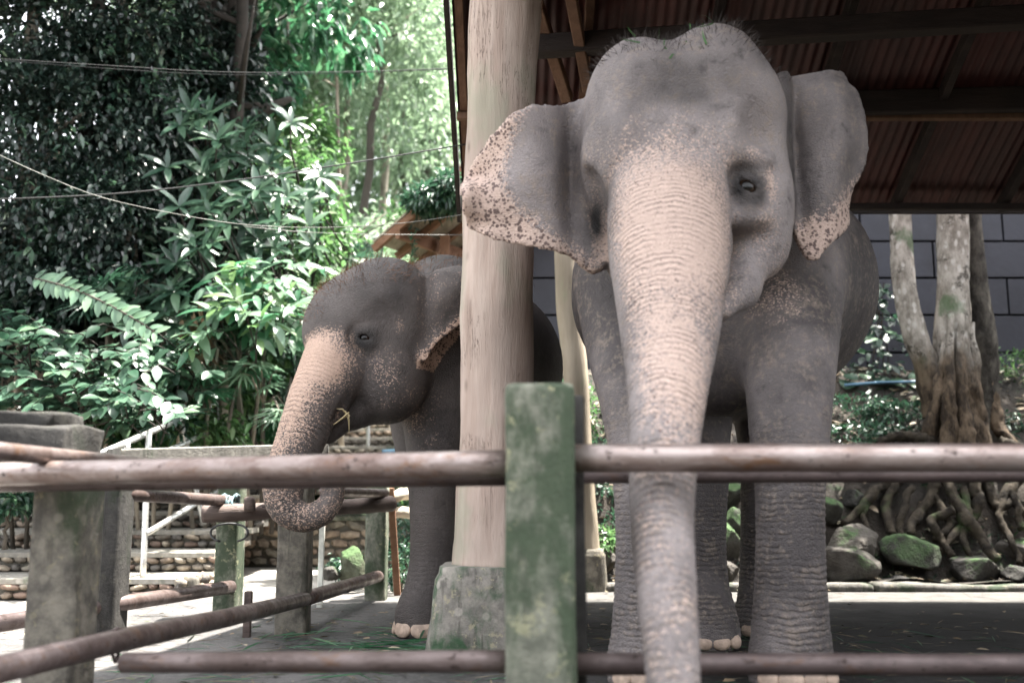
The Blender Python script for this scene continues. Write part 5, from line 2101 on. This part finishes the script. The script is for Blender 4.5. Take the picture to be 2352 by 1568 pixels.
LITE = [leaf_mesh('leaf', .22, .08, m, .25, .35, 5, r_) for m, r_ in (('leaf_pale', .4), ('leaf_pale', .8), ('leaf_bright', .6), ('leaf_shrub', .8))]
LL = ['drooping shrub with wide pale sunlit leaves beside the dark elephant forehead', 'drooping pale leaved shrub above the vivid fan palm', 'drooping pale leaved shrub just below the hut roof height, behind the dark elephant head', 'low drooping pale leaved shrub above the whitish fan palm']
for i, (px, py, Y, rx, rz, n) in enumerate([(640, 700, 9.3, .34, .28, 15), (590, 660, 9.0, .3, .22, 12), (690, 640, 9.8, .32, .22, 12), (560, 760, 8.9, .28, .16, 10)]):
    sprig_bush('drooping_shrub', px, py, Y, rx, rz, n, 740 + i, LL[i], LITE, 'sunlit drooping shrubs', 1.0, .5)
BROAD = [leaf_mesh('leaf', .135, .075, m, .2, .2, 4, r_) for m, r_ in (('leaf_big', .4), ('leaf_pale', .2), ('leaf_big', .1), ('leaf_big', .9), ('leaf_palm', .6))]
for i, (px, py, Y, rx, rz, n) in enumerate([(170, 800, 8.4, .45, .2, 20), (250, 860, 8.2, .5, .2, 24), (330, 820, 8.6, .35, .2, 16), (120, 910, 8.0, .35, .15, 14), (280, 930, 8.0, .35, .14, 14), (30, 860, 8.2, .3, .25, 12), (390, 900, 8.6, .3, .18, 12)]):
    sprig_bush('leafy_bush', px, py, Y, rx, rz, n, 760 + i, 'leafy bush with oval grey green leaves, ' + ['under the arching spray', 'the largest, above the end of the mossy slab', 'below the withered brown leaves', 'just over the mossy slab', 'beside the lower end of the handrail', 'over the thick end of the slab', 'next to the bare leaning trunks'][i], BROAD, 'oval leaved bushes above the slab')

# the long arching spray with paired leaflets
sp0, sp1 = W(80, 640, 8.3), W(355, 762, 8.0)
spray = thing('arching_spray', 'long pale arching branch with paired overlapping leaflets', 'branch', tuple(sp0))
LT = [leaf_mesh('leaflet', .15, .066, 'leaf_pale', .15, .1, 4, r_) for r_ in (.35, .6, .9)]
mid = sp0.lerp(sp1, .5) + Vector((.0, -.1, .12))
sppts = [(sp0 * (1 - t) ** 2 + mid * 2 * t * (1 - t) + sp1 * t * t) for t in np.linspace(0, 1, 17)]
sb_ = tube('stem', sppts, [.009] * 17, 'forest_trunk', None, 6)
kid(sb_, spray)
for i in range(24):
    t = i / 23
    q = sp0 * (1 - t) ** 2 + mid * 2 * t * (1 - t) + sp1 * t * t
    tn = (sp1 - sp0).normalized()
    sd_ = tn.cross(Vector((0, -.95, .35))).normalized()
    for s_ in (-1, 1):
        put_leaf(LT[i % 3], 'leaflet', spray, q, sd_ * s_ * random.uniform(.7, 1.2) + tn * random.uniform(.3, .9) - Vector((0, random.uniform(-.1, .6), random.uniform(-.1, .4))), (random.uniform(-.2, .2), -.95, .5), random.uniform(.6, 1.15))


# --- fan palms
def fan_mesh(mat, n, L, spread, rnd, wd=.028):
    V, F = [], []
    for k in range(n):
        a = (k / (n - 1) - .5) * spread
        d = Vector((math.sin(a), math.cos(a), 0))
        s = Vector((d.y, -d.x, 0))
        l_ = L * (1 - .25 * abs(a) / spread * 2)
        b0 = len(V)
        for t, w_ in ((.05, .3), (.35, 1), (.75, .8), (1, .05)):
            p = d * l_ * t - Vector((0, 0, .22 * l_ * t * t))
            V += [p - s * wd * .5 * w_ + Vector((0, 0, .006 * w_)), p, p + s * wd * .5 * w_ + Vector((0, 0, .006 * w_))]
        for i in range(3):
            a_ = b0 + i * 3
            F += [(a_, a_ + 1, a_ + 4, a_ + 3), (a_ + 1, a_ + 2, a_ + 5, a_ + 4)]
    me = bpy.data.meshes.new('frond')
    me.from_pydata(V, [], F)
    at = me.attributes.new('rnd', 'FLOAT', 'POINT')
    at.data.foreach_set('value', [rnd] * len(V))
    me.materials.append(MATS[mat])
    return me


FAN = {'dark': [fan_mesh('leaf_palm', 9, .34, 2.6, r_) for r_ in (.1, .35, .6)], 'bright': [fan_mesh('leaf_bright', 10, .34, 2.5, r_) for r_ in (.5, .8)] + [fan_mesh('leaf_palm', 10, .34, 2.5, .8)], 'pale': [fan_mesh('leaf_pale', 9, .34, 2.4, r_) for r_ in (.5, .9)]}


def fan_palm(px, py, Y, rx, rz, n, seed, tone, label, size=1.0):
    g = random.Random(seed)
    c = W(px, py, Y)
    base = Vector((c.x, c.y + .15, max(0.0, c.z - 1.3)))
    t = thing('fan_palm', label, 'palm', tuple(base), 'fan palms')
    for k in range(3):
        o = tube('stem', [base + Vector((k * .08 - .08, .05 * k, 0)), c + Vector((k * .2 - .2, .1, -.2)), c + Vector((k * .25 - .25, .1, .15))], [.022, .018, .012], 'forest_trunk', None, 6)
        kid(o, t)
    for k in range(n):
        e = c + Vector((g.uniform(-rx, rx), g.uniform(-.25, .25), g.uniform(-rz, rz)))
        d = Vector((g.uniform(-1, 1), -.7 + g.uniform(-.5, .3), g.uniform(-.5, .5)))
        o = tube('stalk', [c + Vector((0, .1, -.1)), c.lerp(e, .6) + Vector((0, .04, .05)), e], [.008, .006, .005], 'forest_trunk', None, 5)
        kid(o, t)
        put_leaf(g.choice(FAN[tone]), 'frond', o, e, d, (g.uniform(-.3, .3), -.5, 1), size * g.uniform(.75, 1.2))
    return t


for i, (px, py, Y, rx, rz, n, tone) in enumerate([(600, 900, 9.2, .25, .25, 10, 'pale'), (545, 815, 9.4, .3, .25, 12, 'bright'), (640, 790, 10.5, .3, .3, 9, 'dark'), (760, 570, 12.5, .4, .2, 12, 'dark'), (680, 590, 12.2, .35, .25, 10, 'dark'), (330, 650, 9.2, .4, .25, 10, 'dark'), (430, 830, 9.0, .3, .25, 11, 'bright'), (240, 690, 8.9, .35, .2, 10, 'dark'), (350, 960, 8.6, .35, .2, 11, 'dark'), (30, 760, 8.8, .3, .3, 11, 'dark'), (470, 920, 9.0, .25, .2, 9, 'bright'), (180, 960, 8.3, .3, .15, 9, 'dark'), (840, 560, 13.5, .4, .2, 9, 'dark'), (60, 930, 8.4, .3, .25, 10, 'dark')]):
    fan_palm(px, py, Y, rx, rz, n, 800 + i, tone, {'dark': 'dark green fan palm with narrow fronds, ', 'bright': 'vivid green fan palm, ', 'pale': 'fan palm with drooping whitish fronds, '}[tone] + ['above the steel handrail', 'above the whitish fan palm', 'behind the dark elephant forehead', 'under the slim forest trunks by the hut', 'below the hut height beside the pale bushes', 'above the arching spray end', 'beside the withered brown leaves', 'behind the arching spray', 'over the lower handrail end', 'under the creepers', 'by the bare leaning trunks', 'over the end of the mossy slab', 'nearest the hut roof', 'behind the thick mossy slab'][i])

# --- small-leaved bushes by the steps
for i, (px, py, Y, rx, rz, n, mat) in enumerate([(320, 985, 8.9, .45, .22, 1500, 'leaf_shrub'), (420, 990, 9.2, .45, .25, 1700, 'leaf_shrub'), (540, 930, 10.5, .35, .35, 1300, 'leaf_shrub'), (600, 985, 10.8, .45, .25, 1500, 'leaf_bright'), (650, 900, 11.0, .4, .4, 1500, 'leaf_bright'), (255, 1010, 8.6, .3, .15, 900, 'leaf_shrub'), (560, 1010, 11.5, .4, .2, 900, 'leaf_shrub'), (440, 690, 9.8, .4, .4, 1500, 'leaf_big'), (520, 700, 9.8, .4, .4, 1500, 'leaf_big'), (620, 830, 10.6, .35, .35, 1300, 'leaf_big'), (720, 560, 12.5, .5, .4, 1500, 'leaf_shrub'), (480, 860, 10.2, .35, .35, 1200, 'leaf_big'), (380, 640, 10.0, .4, .4, 1300, 'leaf_vine'), (690, 760, 12.0, .4, .5, 1500, 'leaf_shrub'), (20, 1150, 7.9, .22, .12, 500, 'leaf_palm'), (790, 680, 13.5, .5, .4, 1500, 'leaf_far'), (700, 1120, 11.9, .6, .16, 1100, 'leaf_shrub'), (890, 1130, 12.2, .6, .16, 1100, 'leaf_shrub'), (922, 1300, 8.1, .1, .16, 420, 'leaf_palm'), (800, 1300, 8.4, .16, .1, 350, 'leaf_palm'), (930, 1220, 9.3, .14, .3, 700, 'leaf_palm')]):
    c = W(px, py, Y)
    lb = {'leaf_shrub': 'small leaved bush with yellowish sunlit leaves near the handrail', 'leaf_bright': 'dense vivid green bush behind the handrail', 'leaf_big': 'dark glossy undergrowth bush among the shrubs', 'leaf_vine': 'almost black bush under the whorled shrubs', 'leaf_palm': 'low dark green tuft of small leaves beside the stonework', 'leaf_far': 'pale bush beside the forest trunks'}[mat]
    lb = lb + ', ' + ['at its foot', 'crossed by its middle', 'at its upper post', 'beside the far steps', 'below the dark fan palm', 'against the mossy slab', 'above the grey beam', 'near the arching spray', 'over the withered leaves', 'by the bare trunks', 'near the pale rope', 'behind the vivid palm', 'beside the creepers', 'behind the elephant forehead', 'left of the pale post', 'below the hut', 'above the rubble wall', 'behind the elephant jaw', 'by the cut branches', 'at the green boulder', 'behind the elephant foreleg'][i]
    zb = max(0.0, c.z - rz - .25)
    t = thing('leafy_shrub', lb, 'shrub', (c.x, c.y, zb), 'small leaved bushes')
    branchy(t, (c.x, c.y, zb), c, .02, .008, 850 + i, limbs=3, reach=rx * .6, bend=.03)
    crown('crown', mat, t, [(c, (rx, max(.2, rx * .8), rz), n, 30)], .085 if rx > .2 else .05, 870 + i, .5)

# creepers hanging in strings from the shrubs, dead brown fronds
dead = thing('dead_fronds', 'bunch of withered brown hanging leaves among the glossy shrubs', 'fronds', tuple(W(440, 690, 9.0)))
DL = leaf_mesh('withered_leaf', .30, .05, 'dry_leaf', .4, .5, 4)
for k in range(40):
    g = random.Random(k)
    put_leaf(DL, 'withered_leaf', dead, W(g.uniform(405, 480), g.uniform(680, 800), 9.0 + g.uniform(-.1, .2)), (g.uniform(-.5, .5), -.2, -1), (g.uniform(-1, 1), -1, .2), g.uniform(.6, 1.1))

# brown leaning trunks behind the handrail
for i, (xa, ya, xb, yb, Y, r) in enumerate([(445, 1030, 470, 820, 9.7, .09), (475, 1030, 440, 860, 9.6, .06), (500, 1040, 505, 760, 9.9, .07), (650, 900, 655, 720, 12.0, .11), (690, 1000, 690, 720, 12.3, .10)]):
    a, b2 = W(xa, ya, Y), W(xb, yb, Y)
    o = tube('bare_trunk', [Vector((0, 0, -.6)), (b2 - a) * .5 + Vector((.03, 0, 0)), b2 - a, (b2 - a) * 1.3], [r * 1.1, r, r * .9, r * .7], 'forest_trunk', None, 9, .08, i)
    o.location = a
    tag(o, 'bare brown trunk standing among the bushes by the handrail', 'trunk', 'bare trunks among the bushes')

# ------------------------------------------------------------------ hut with plants on its roof
hA = W(862, 566, 9.6)
hut = thing('hut_roof', 'small hut roof of pale boards on red brown rafters behind the dark elephant', 'roof', (hA.x, hA.y, 0))
he, hu = Vector((.5, .866, 0)), Vector((.866, -.5, .60))
n_ = he.cross(hu).normalized()
if n_.z < 0:
    n_ = -n_
for k in range(15):
    a = hA + he * (k * .14) + n_ * .05
    V = []
    for q in (a, a + hu * 1.75):
        V += [q, q + he * .136, q + he * .136 + n_ * .02, q + n_ * .02]
    o = mesh_obj('roof_board', V, [(0, 1, 5, 4), (1, 2, 6, 5), (2, 3, 7, 6), (3, 0, 4, 7), (0, 3, 2, 1), (4, 5, 6, 7)], 'hut_sheet')
    kid(o, hut)
for k in range(6):
    a = hA + he * (k * .38 + .02)
    beam('rafter', a - hu * .03, a + hu * 1.75, .05, .075, 'hut_wood', hut)
beam('fascia_board', hA - n_ * .04 + hu * .25, hA + he * 2.1 - n_ * .04 + hu * .25, .05, .14, 'hut_wood', hut)
beam('hut_post', hA + he * .6 + hu * .4 - n_ * .05, Vector((hA.x + .65, hA.y + .4, 0)), .10, .10, 'hut_wood', hut)
beam('hut_post', hA + he * 1.9 + hu * .4 - n_ * .05, Vector((hA.x + 1.3, hA.y + 1.5, 0)), .10, .10, 'hut_wood', hut)
c = W(985, 458, 9.35)
t = thing('roof_plant', 'thick tuft of small ferny leaves growing on the hut roof', 'plant', tuple(c - Vector((0, 0, .1))))
crown('crown', 'leaf_palm', t, [(c, (.2, .3, .10), 1500, 40), (c + Vector((.28, -.1, .06)), (.25, .3, .13), 1500, 36)], .085, 990, .3)
t = thing('roof_plant', 'thin creeper strand dangling from the edge of the hut roof', 'plant', tuple(W(950, 500, 9.5)))
P = np.array([W(950 + 6 * math.sin(k * .4), 500 + k * 1.5, 9.45) for k in range(70)])
g = np.random.default_rng(4)
V, Q = leaf_geo(P, g.normal(size=(70, 3)), np.array([0, 0, 1]) + g.normal(0, .5, (70, 3)), .05 * g.uniform(.6, 1.3, 70))
foliage('leaves', [(V, Q, g.random(70))], 'leaf_palm', t)

# ------------------------------------------------------------------ wires
def wire(name, rows, Y, r, mat, label):
    S = spline([tuple(W(x, y, Y)) for x, y in rows], 30)
    o0 = Vector(S[0])
    o = tube(name, [Vector(p) - o0 for p in S], r, mat, None, 5)
    o.location = o0
    tag(o, label, 'wire')


wire('cable', [(-40, 133), (250, 151), (520, 166), (800, 165), (1045, 157)], 7.3, .0028, 'wire_dark', 'thin dark double cable high across the trees, upper strand')
wire('cable', [(-40, 136), (250, 158), (520, 172), (800, 168), (1045, 159)], 7.3, .0024, 'wire_dark', 'thin dark double cable high across the trees, lower strand')
wire('cable', [(-40, 459), (250, 446), (500, 420), (800, 376), (1075, 331)], 6.9, .0055, 'wire_dark', 'thick black cable sagging across the shrubs')
wire('cable', [(-40, 338), (100, 402), (250, 458), (480, 505), (620, 520), (770, 522), (930, 512), (1075, 491)], 6.6, .0028, 'wire_pale', 'pale rope sagging in front of the shrubs')
wire('cable', [(560, 520), (700, 533), (860, 538), (1075, 540)], 7.6, .003, 'wire_pale', 'faint pale line below the sagging rope')

# ------------------------------------------------------------------ three-stemmed tree with roots on the bank
tb = W(2215, 1020, 9.35)
tree = thing('strangler_tree', 'three stemmed lichen spotted tree with sprawling roots on the bank', 'tree', tuple(tb))
def stem(rows, seed, name='trunk', mat='bark', n=60, seg=24, wob=.10):
    S = spline(R4(rows), n)
    V = []
    for i in range(n):
        for k in range(seg):
            a = 2 * PI * k / seg
            V.append((S[i, 0] + math.cos(a) * S[i, 3], S[i, 1] + math.sin(a) * S[i, 3], S[i, 2]))
    V = np.array(V)
    c_ = np.repeat(S[:, :3], seg, 0)
    V = c_ + (V - c_) * (1 + wob * smooth_noise(V * np.array([1, 1, .5]), 9, seed, 3) + wob * .8 * smooth_noise(V * np.array([1, 1, .6]), 24, seed + 9, 2) * np.clip((2.4 - V[:, 2]) / .6, .15, 1))[:, None]
    V += (np.stack([smooth_noise(c_, 5, seed + 30 + q, 2) for q in range(3)], 1) * .03 * np.clip((2.6 - c_[:, 2]) / .6, 0, 1)[:, None])
    F = [(i * seg + k, i * seg + (k + 1) % seg, (i + 1) * seg + (k + 1) % seg, (i + 1) * seg + k) for i in range(n - 1) for k in range(seg)]
    o = mesh_obj(name, V, F, mat, None, True)
    kid(o, tree)
    return o


stem([(2160, 960, 9.3, .16), (2135, 860, 9.3, .13), (2105, 780, 9.3, .118), (2082, 690, 9.3, .108), (2072, 600, 9.3, .105), (2068, 500, 9.3, .102), (2064, 400, 9.3, .10), (2060, 200, 9.3, .095)], 1)
stem([(2200, 1040, 9.3, .30), (2195, 940, 9.3, .22), (2190, 860, 9.3, .19), (2190, 760, 9.3, .165), (2190, 640, 9.3, .15), (2188, 480, 9.3, .138), (2190, 350, 9.3, .13), (2192, 200, 9.3, .12)], 2, wob=.16)
stem([(2250, 1040, 9.45, .22), (2262, 900, 9.45, .14), (2262, 780, 9.45, .115), (2248, 680, 9.45, .10), (2238, 560, 9.45, .088), (2232, 450, 9.45, .082), (2228, 250, 9.45, .08)], 3, mat='bark_dark')
# flutes of the base
for k, rows in enumerate([[(2128, 1030, 9.2, .07), (2150, 940, 9.15, .06), (2165, 850, 9.17, .045), (2172, 770, 9.2, .03)], [(2175, 1035, 9.05, .08), (2178, 940, 9.08, .065), (2182, 850, 9.1, .05), (2185, 720, 9.15, .03)],
                          [(2218, 1035, 9.03, .08), (2212, 940, 9.08, .06), (2207, 840, 9.12, .05), (2205, 700, 9.16, .03)], [(2262, 1040, 9.15, .08), (2250, 950, 9.15, .06), (2238, 850, 9.18, .05), (2232, 740, 9.2, .03)],
                          [(2335, 1020, 9.2, .05), (2300, 985, 9.25, .07), (2282, 920, 9.35, .06), (2272, 830, 9.4, .04)]]):
    stem(rows, 20 + k, 'buttress', 'bark', 44, 14, .38)
RT = [[(2140, 1005, 9.15, .06), (2065, 1075, 9.0, .05), (2000, 1140, 8.85, .045), (1940, 1200, 8.7, .03)],
      [(2120, 1040, 9.1, .05), (2052, 1105, 8.95, .045), (2044, 1170, 8.8, .04), (2052, 1222, 8.65, .035)],
      [(2170, 1040, 9.0, .06), (2146, 1105, 8.9, .05), (2115, 1175, 8.78, .045), (2090, 1222, 8.65, .035)],
      [(2180, 1040, 9.0, .06), (2172, 1110, 8.88, .05), (2202, 1163, 8.75, .055), (2250, 1217, 8.6, .05), (2292, 1280, 8.45, .04)],
      [(2240, 1040, 9.0, .06), (2243, 1105, 8.9, .055), (2250, 1170, 8.8, .05), (2195, 1217, 8.68, .045), (2160, 1260, 8.58, .03)],
      [(2270, 1040, 9.05, .05), (2275, 1110, 8.95, .04), (2292, 1158, 8.85, .04), (2335, 1145, 8.85, .035), (2370, 1190, 8.75, .03)],
      [(2190, 1168, 8.72, .045), (2140, 1190, 8.68, .04), (2165, 1235, 8.6, .035), (2195, 1270, 8.5, .025)],
      [(2010, 1013, 9.15, .03), (2058, 994, 9.12, .045), (2110, 1000, 9.1, .05), (2150, 1015, 9.15, .05)],
      [(2300, 1010, 9.15, .05), (2350, 1030, 9.0, .045), (2400, 1080, 8.9, .04)],
      [(2100, 1110, 8.88, .03), (2075, 1180, 8.75, .03), (2090, 1240, 8.62, .025), (2120, 1265, 8.52, .02)],
      [(2320, 1110, 8.9, .035), (2300, 1180, 8.78, .035), (2330, 1240, 8.65, .03), (2345, 1290, 8.5, .025)],
      [(2215, 1110, 8.9, .035), (2225, 1180, 8.75, .035), (2215, 1240, 8.62, .03), (2240, 1290, 8.5, .02)],
      [(2060, 1090, 8.95, .03), (2010, 1120, 8.88, .025), (1985, 1175, 8.76, .025), (2000, 1215, 8.66, .02)],
      [(2350, 1060, 8.95, .04), (2330, 1130, 8.85, .035), (2350, 1210, 8.7, .03)],
      [(2150, 1130, 8.85, .03), (2180, 1200, 8.7, .03), (2150, 1235, 8.62, .025)]]
for k, rows in enumerate(RT):
    S = spline(R4(rows), 34)
    S[:, :3] += np.stack([smooth_noise(S[:, :3], 6, 90 + k * 3 + q, 2) for q in range(3)], 1) * .045
    S[:, 3] *= 1 + .25 * smooth_noise(S[:, :3], 14, 60 + k, 2)
    o = tube('root', [Vector(p[:3]) - Vector((0, -.02, .02)) for p in S], [max(.012, x) for x in S[:, 3]], 'root', None, 10, .2, 40 + k)
    kid(o, tree)
crown('crown', 'leaf_vine', tree, [((tb.x + .6, 10.4, 6.4), (2.0, 1.0, .9), 2600, 60)], .16, 1100)

# unseen trees added behind the wall and beside the pen to block skylight
for i, (x, y, z, r) in enumerate([(2.6, 13.6, 6.2, 1.6), (4.6, 13.4, 6.2, 1.6), (6.6, 13.4, 6.0, 1.7), (9.0, 13.0, 5.8, 1.8), (10.6, 9.6, 5.0, 1.7), (10.4, 6.4, 4.6, 1.9), (10.6, 3.6, 4.6, 1.9), (2.0, 14.5, 8.2, 2.0), (6.0, 14.0, 8.4, 2.2), (10.0, 12.0, 8.0, 2.2)]):
    t = thing('added_shade_tree', ['dense tree added behind the panel wall to block skylight', 'dense tree added beside the pen to block skylight'][i in (4, 5, 6)], 'tree', (x, y + .4, 0), 'trees added round the pen for shade')
    branchy(t, (x, y + .4, 0), (x, y, z), .2, .08, 1300 + i, 'dark_bark', 5, r * .8)
    crown('crown', 'leaf_vine', t, [((x, y, z), (r, r, r * .8), 2400, 50)] + ([((x, y, z * .5), (r * .8, r, z * .35), 1300, 40)] if i in (4, 5, 6) else []), .26, 1320 + i, .55)

# unseen low trees added behind the camera to cut the frontal skylight
for i, (x, y, z, r) in enumerate([(-5.5, -6.0, 2.4, 1.9), (-2.6, -6.6, 2.6, 1.9), (.3, -6.4, 2.4, 1.9), (3.2, -6.6, 2.6, 1.9), (6.2, -6.2, 2.4, 1.9), (9.2, -4.6, 2.6, 2.1), (10.8, -1.0, 2.8, 2.1)]):
    t = thing('shade_tree', 'bushy unseen tree added behind the camera to block low skylight', 'tree', (x, y, 0), 'trees added behind the camera for shade')
    branchy(t, (x, y, 0), (x, y, z), .15, .06, 1340 + i, 'dark_bark', 4, r * .7)
    crown('crown', 'leaf_vine', t, [((x, y, z), (r, r * .7, 1.5), 2200, 44), ((x, y, 1.0), (r, r * .7, 1.0), 1200, 30)], .26, 1350 + i, .55)

# creeper and big heart leaves on the wall
HL = [leaf_mesh('leaf', .17, .16, m, .1, .25, 5, r_) for m, r_ in (('leaf_palm', .6), ('leaf_palm', .9), ('leaf_big', .6))]
SL_ = [leaf_mesh('leaf', .09, .055, m, .15, .2, 4, r_) for m, r_ in (('leaf_palm', .3), ('leaf_palm', .7), ('leaf_vine', .8))]
cr = thing('wall_creeper', 'green creeper with heart shaped leaves climbing the dark wall beside the elephant', 'creeper', tuple(W(1990, 880, 10.4)))
for k in range(130):
    g = random.Random(k * 3 + 1)
    py = g.uniform(650, 860)
    px = 2020 + g.gauss(0, 16 + (py - 650) * .16)
    put_leaf(g.choice(SL_), 'leaf', cr, W(px, py, 10.75 - (py - 640) * .0025 + g.uniform(-.1, .1)), (g.uniform(-1, 1), -.6, g.uniform(-.9, .4)), (g.uniform(-.3, .3), -.7, .8), g.uniform(.7, 1.4))
for px, py in [(1975, 770), (2005, 775), (2035, 760), (2060, 778), (1960, 800), (1985, 860), (2010, 868), (2040, 872), (1955, 875), (2075, 770), (1940, 860), (2020, 895), (1970, 890), (2100, 880), (1348, 935), (1360, 950)]:
    g = random.Random(px)
    put_leaf(g.choice(HL), 'leaf', cr, W(px, py, 10.15), (g.uniform(-.7, .7), -.8, -.2), (g.uniform(-.2, .2), -.5, 1), g.uniform(.8, 1.3))
for k in range(4):
    S = spline([tuple(W(2000 + 14 * k, 890, 10.5)), tuple(W(2008 + 10 * k, 800, 10.65)), tuple(W(2020 + 8 * math.sin(k * 2), 720, 10.8)), tuple(W(2030 - 9 * k, 650, 10.85))], 14)
    kid(tube('stem', [Vector(p) for p in S], .007, 'root', None, 5), cr)
pipe('water_pipe', [W(1940, 884, 10.0), W(2020, 878, 10.0), W(2140, 876, 10.05), W(2210, 874, 10.1)], .015, 'blue_pipe', 'thin blue water pipe lying on the bank below the dark wall', 'pipe')
pipe('water_pipe', [W(1335, 938, 10.0), W(1400, 940, 10.0)], .02, 'blue_pipe', 'short piece of blue pipe on the bank behind the slender pole', 'pipe')

# low growth along the bank
for i, (px, py, Y, rx, rz, n) in enumerate([(2300, 860, 10.3, .5, .22, 900), (1960, 930, 9.7, .35, .08, 500), (2060, 945, 9.6, .4, .08, 600), (1375, 960, 9.6, .22, .22, 600), (1375, 1170, 8.9, .15, .25, 600), (1365, 1060, 9.2, .16, .2, 500), (1390, 1240, 8.6, .1, .1, 250), (1990, 985, 9.4, .35, .06, 400), (2340, 960, 9.6, .3, .08, 300), (1680, 1100, 9.3, .22, .12, 350), (1930, 1010, 9.3, .3, .08, 350)]):
    c = W(px, py, Y)
    t = thing('ground_plant', 'low green weeds on the earth bank ' + ['under the dark wall past the three stemmed tree', 'below the wall creeper', 'between creeper and tree', 'behind the slender pole', 'above the concrete stub', 'halfway up beside the slender pole', 'at the small brown rock', 'above the long root', 'past the tree roots', 'between the elephant legs', 'beside the elephant flank'][i], 'weeds', (c.x, c.y, c.z - rz), 'weeds on the bank')
    crown('leaves', 'leaf_palm' if i % 3 else 'leaf_shrub', t, [(c, (rx, .25, rz), n, 24)], .055, 1200 + i, .4, .2, -.3)
# fallen leaves and litter on the bank
g = np.random.default_rng(77)
n = 1500
X = g.uniform(.5, 6.2, n)
Y = g.uniform(8.3, 10.6, n)
P = np.stack([X, Y, bank_z(X, Y) + .02], 1)
D = np.stack([g.normal(size=n), g.normal(size=n), g.normal(0, .25, n)], 1)
V, Q = leaf_geo(P, D, np.array([0, -.4, 1]) + g.normal(0, .25, (n, 3)), .11 * g.uniform(.5, 1.3, n), .4, .3, .05)
lt = foliage('fallen_leaves', [(V, Q, g.random(n))], 'leaf_litter', None, 'stuff')
tag(lt, 'dry fallen leaves littering the earth bank', 'leaves')
# grass on the bank
n = 2600
X = g.uniform(.5, 6.5, n)
Y = g.uniform(8.5, 10.7, n)
keep = smooth_noise(np.stack([X, Y, 0 * X], 1), 1.6, 9) > .0
X, Y = X[keep], Y[keep]
n = len(X)
P = np.stack([X, Y, bank_z(X, Y)], 1)
D = np.stack([g.normal(0, .6, n), g.normal(0, .6, n), np.full(n, .9)], 1)
V, Q = leaf_geo(P, D, g.normal(size=(n, 3)), .10 * g.uniform(.5, 1.3, n), .1, .2, .3)
tag(foliage('grass', [(V, Q, g.random(n))], 'leaf_palm', None, 'stuff'), 'thin grass growing on the earth bank', 'grass')

# ------------------------------------------------------------------ cut grass on the pen floor
def strewn(name, label, cx, cy, rx, ry, n, L, mat, seed, ang=None, wr=.05, cat='grass'):
    g = np.random.default_rng(seed)
    P = np.stack([cx + g.normal(0, rx, n), cy + g.normal(0, ry, n), .016 + .02 * g.random(n)], 1)
    a = g.uniform(0, 2 * PI, n) if ang is None else g.normal(ang, .35, n)
    D = np.stack([np.cos(a), np.sin(a), g.normal(0, .06, n)], 1)
    V, Q = leaf_geo(P, D, np.array([0, 0, 1]) + g.normal(0, .2, (n, 3)), L * g.uniform(.4, 1.3, n), wr, .3, .02)
    V[:, 2] = np.maximum(V[:, 2], .013)
    tag(foliage(name, [(V, Q, g.random(n))], mat, None, 'stuff'), label, cat)


strewn('cut_grass', 'bunch of long green grass blades by the concrete block', FX(930, 4.9), 4.92, .22, .10, 90, .34, 'leaf_bright', 1, .25)
strewn('cut_grass', 'scattered green grass blades under the curled trunk', FX(760, 5.2), 5.2, .45, .35, 60, .26, 'leaf_bright', 2)
strewn('cut_grass', 'scattered grass blades along the front of the pen floor', FX(600, 4.3), 4.3, .8, .4, 90, .24, 'leaf_bright', 3)
strewn('cut_grass', 'trampled grass under the big elephant', 1.2, 4.6, .9, .6, 260, .22, 'leaf_palm', 4)
strewn('straw_litter', 'dry straw scattered on the pen floor', .5, 4.6, 1.6, .9, 800, .13, 'leaf_litter', 5, None, .04, 'straw')
strewn('leaf_scraps', 'small brown leaf scraps on the pen floor', .2, 5.3, 1.5, 1.1, 500, .055, 'leaf_litter', 6, None, .4, 'leaves')
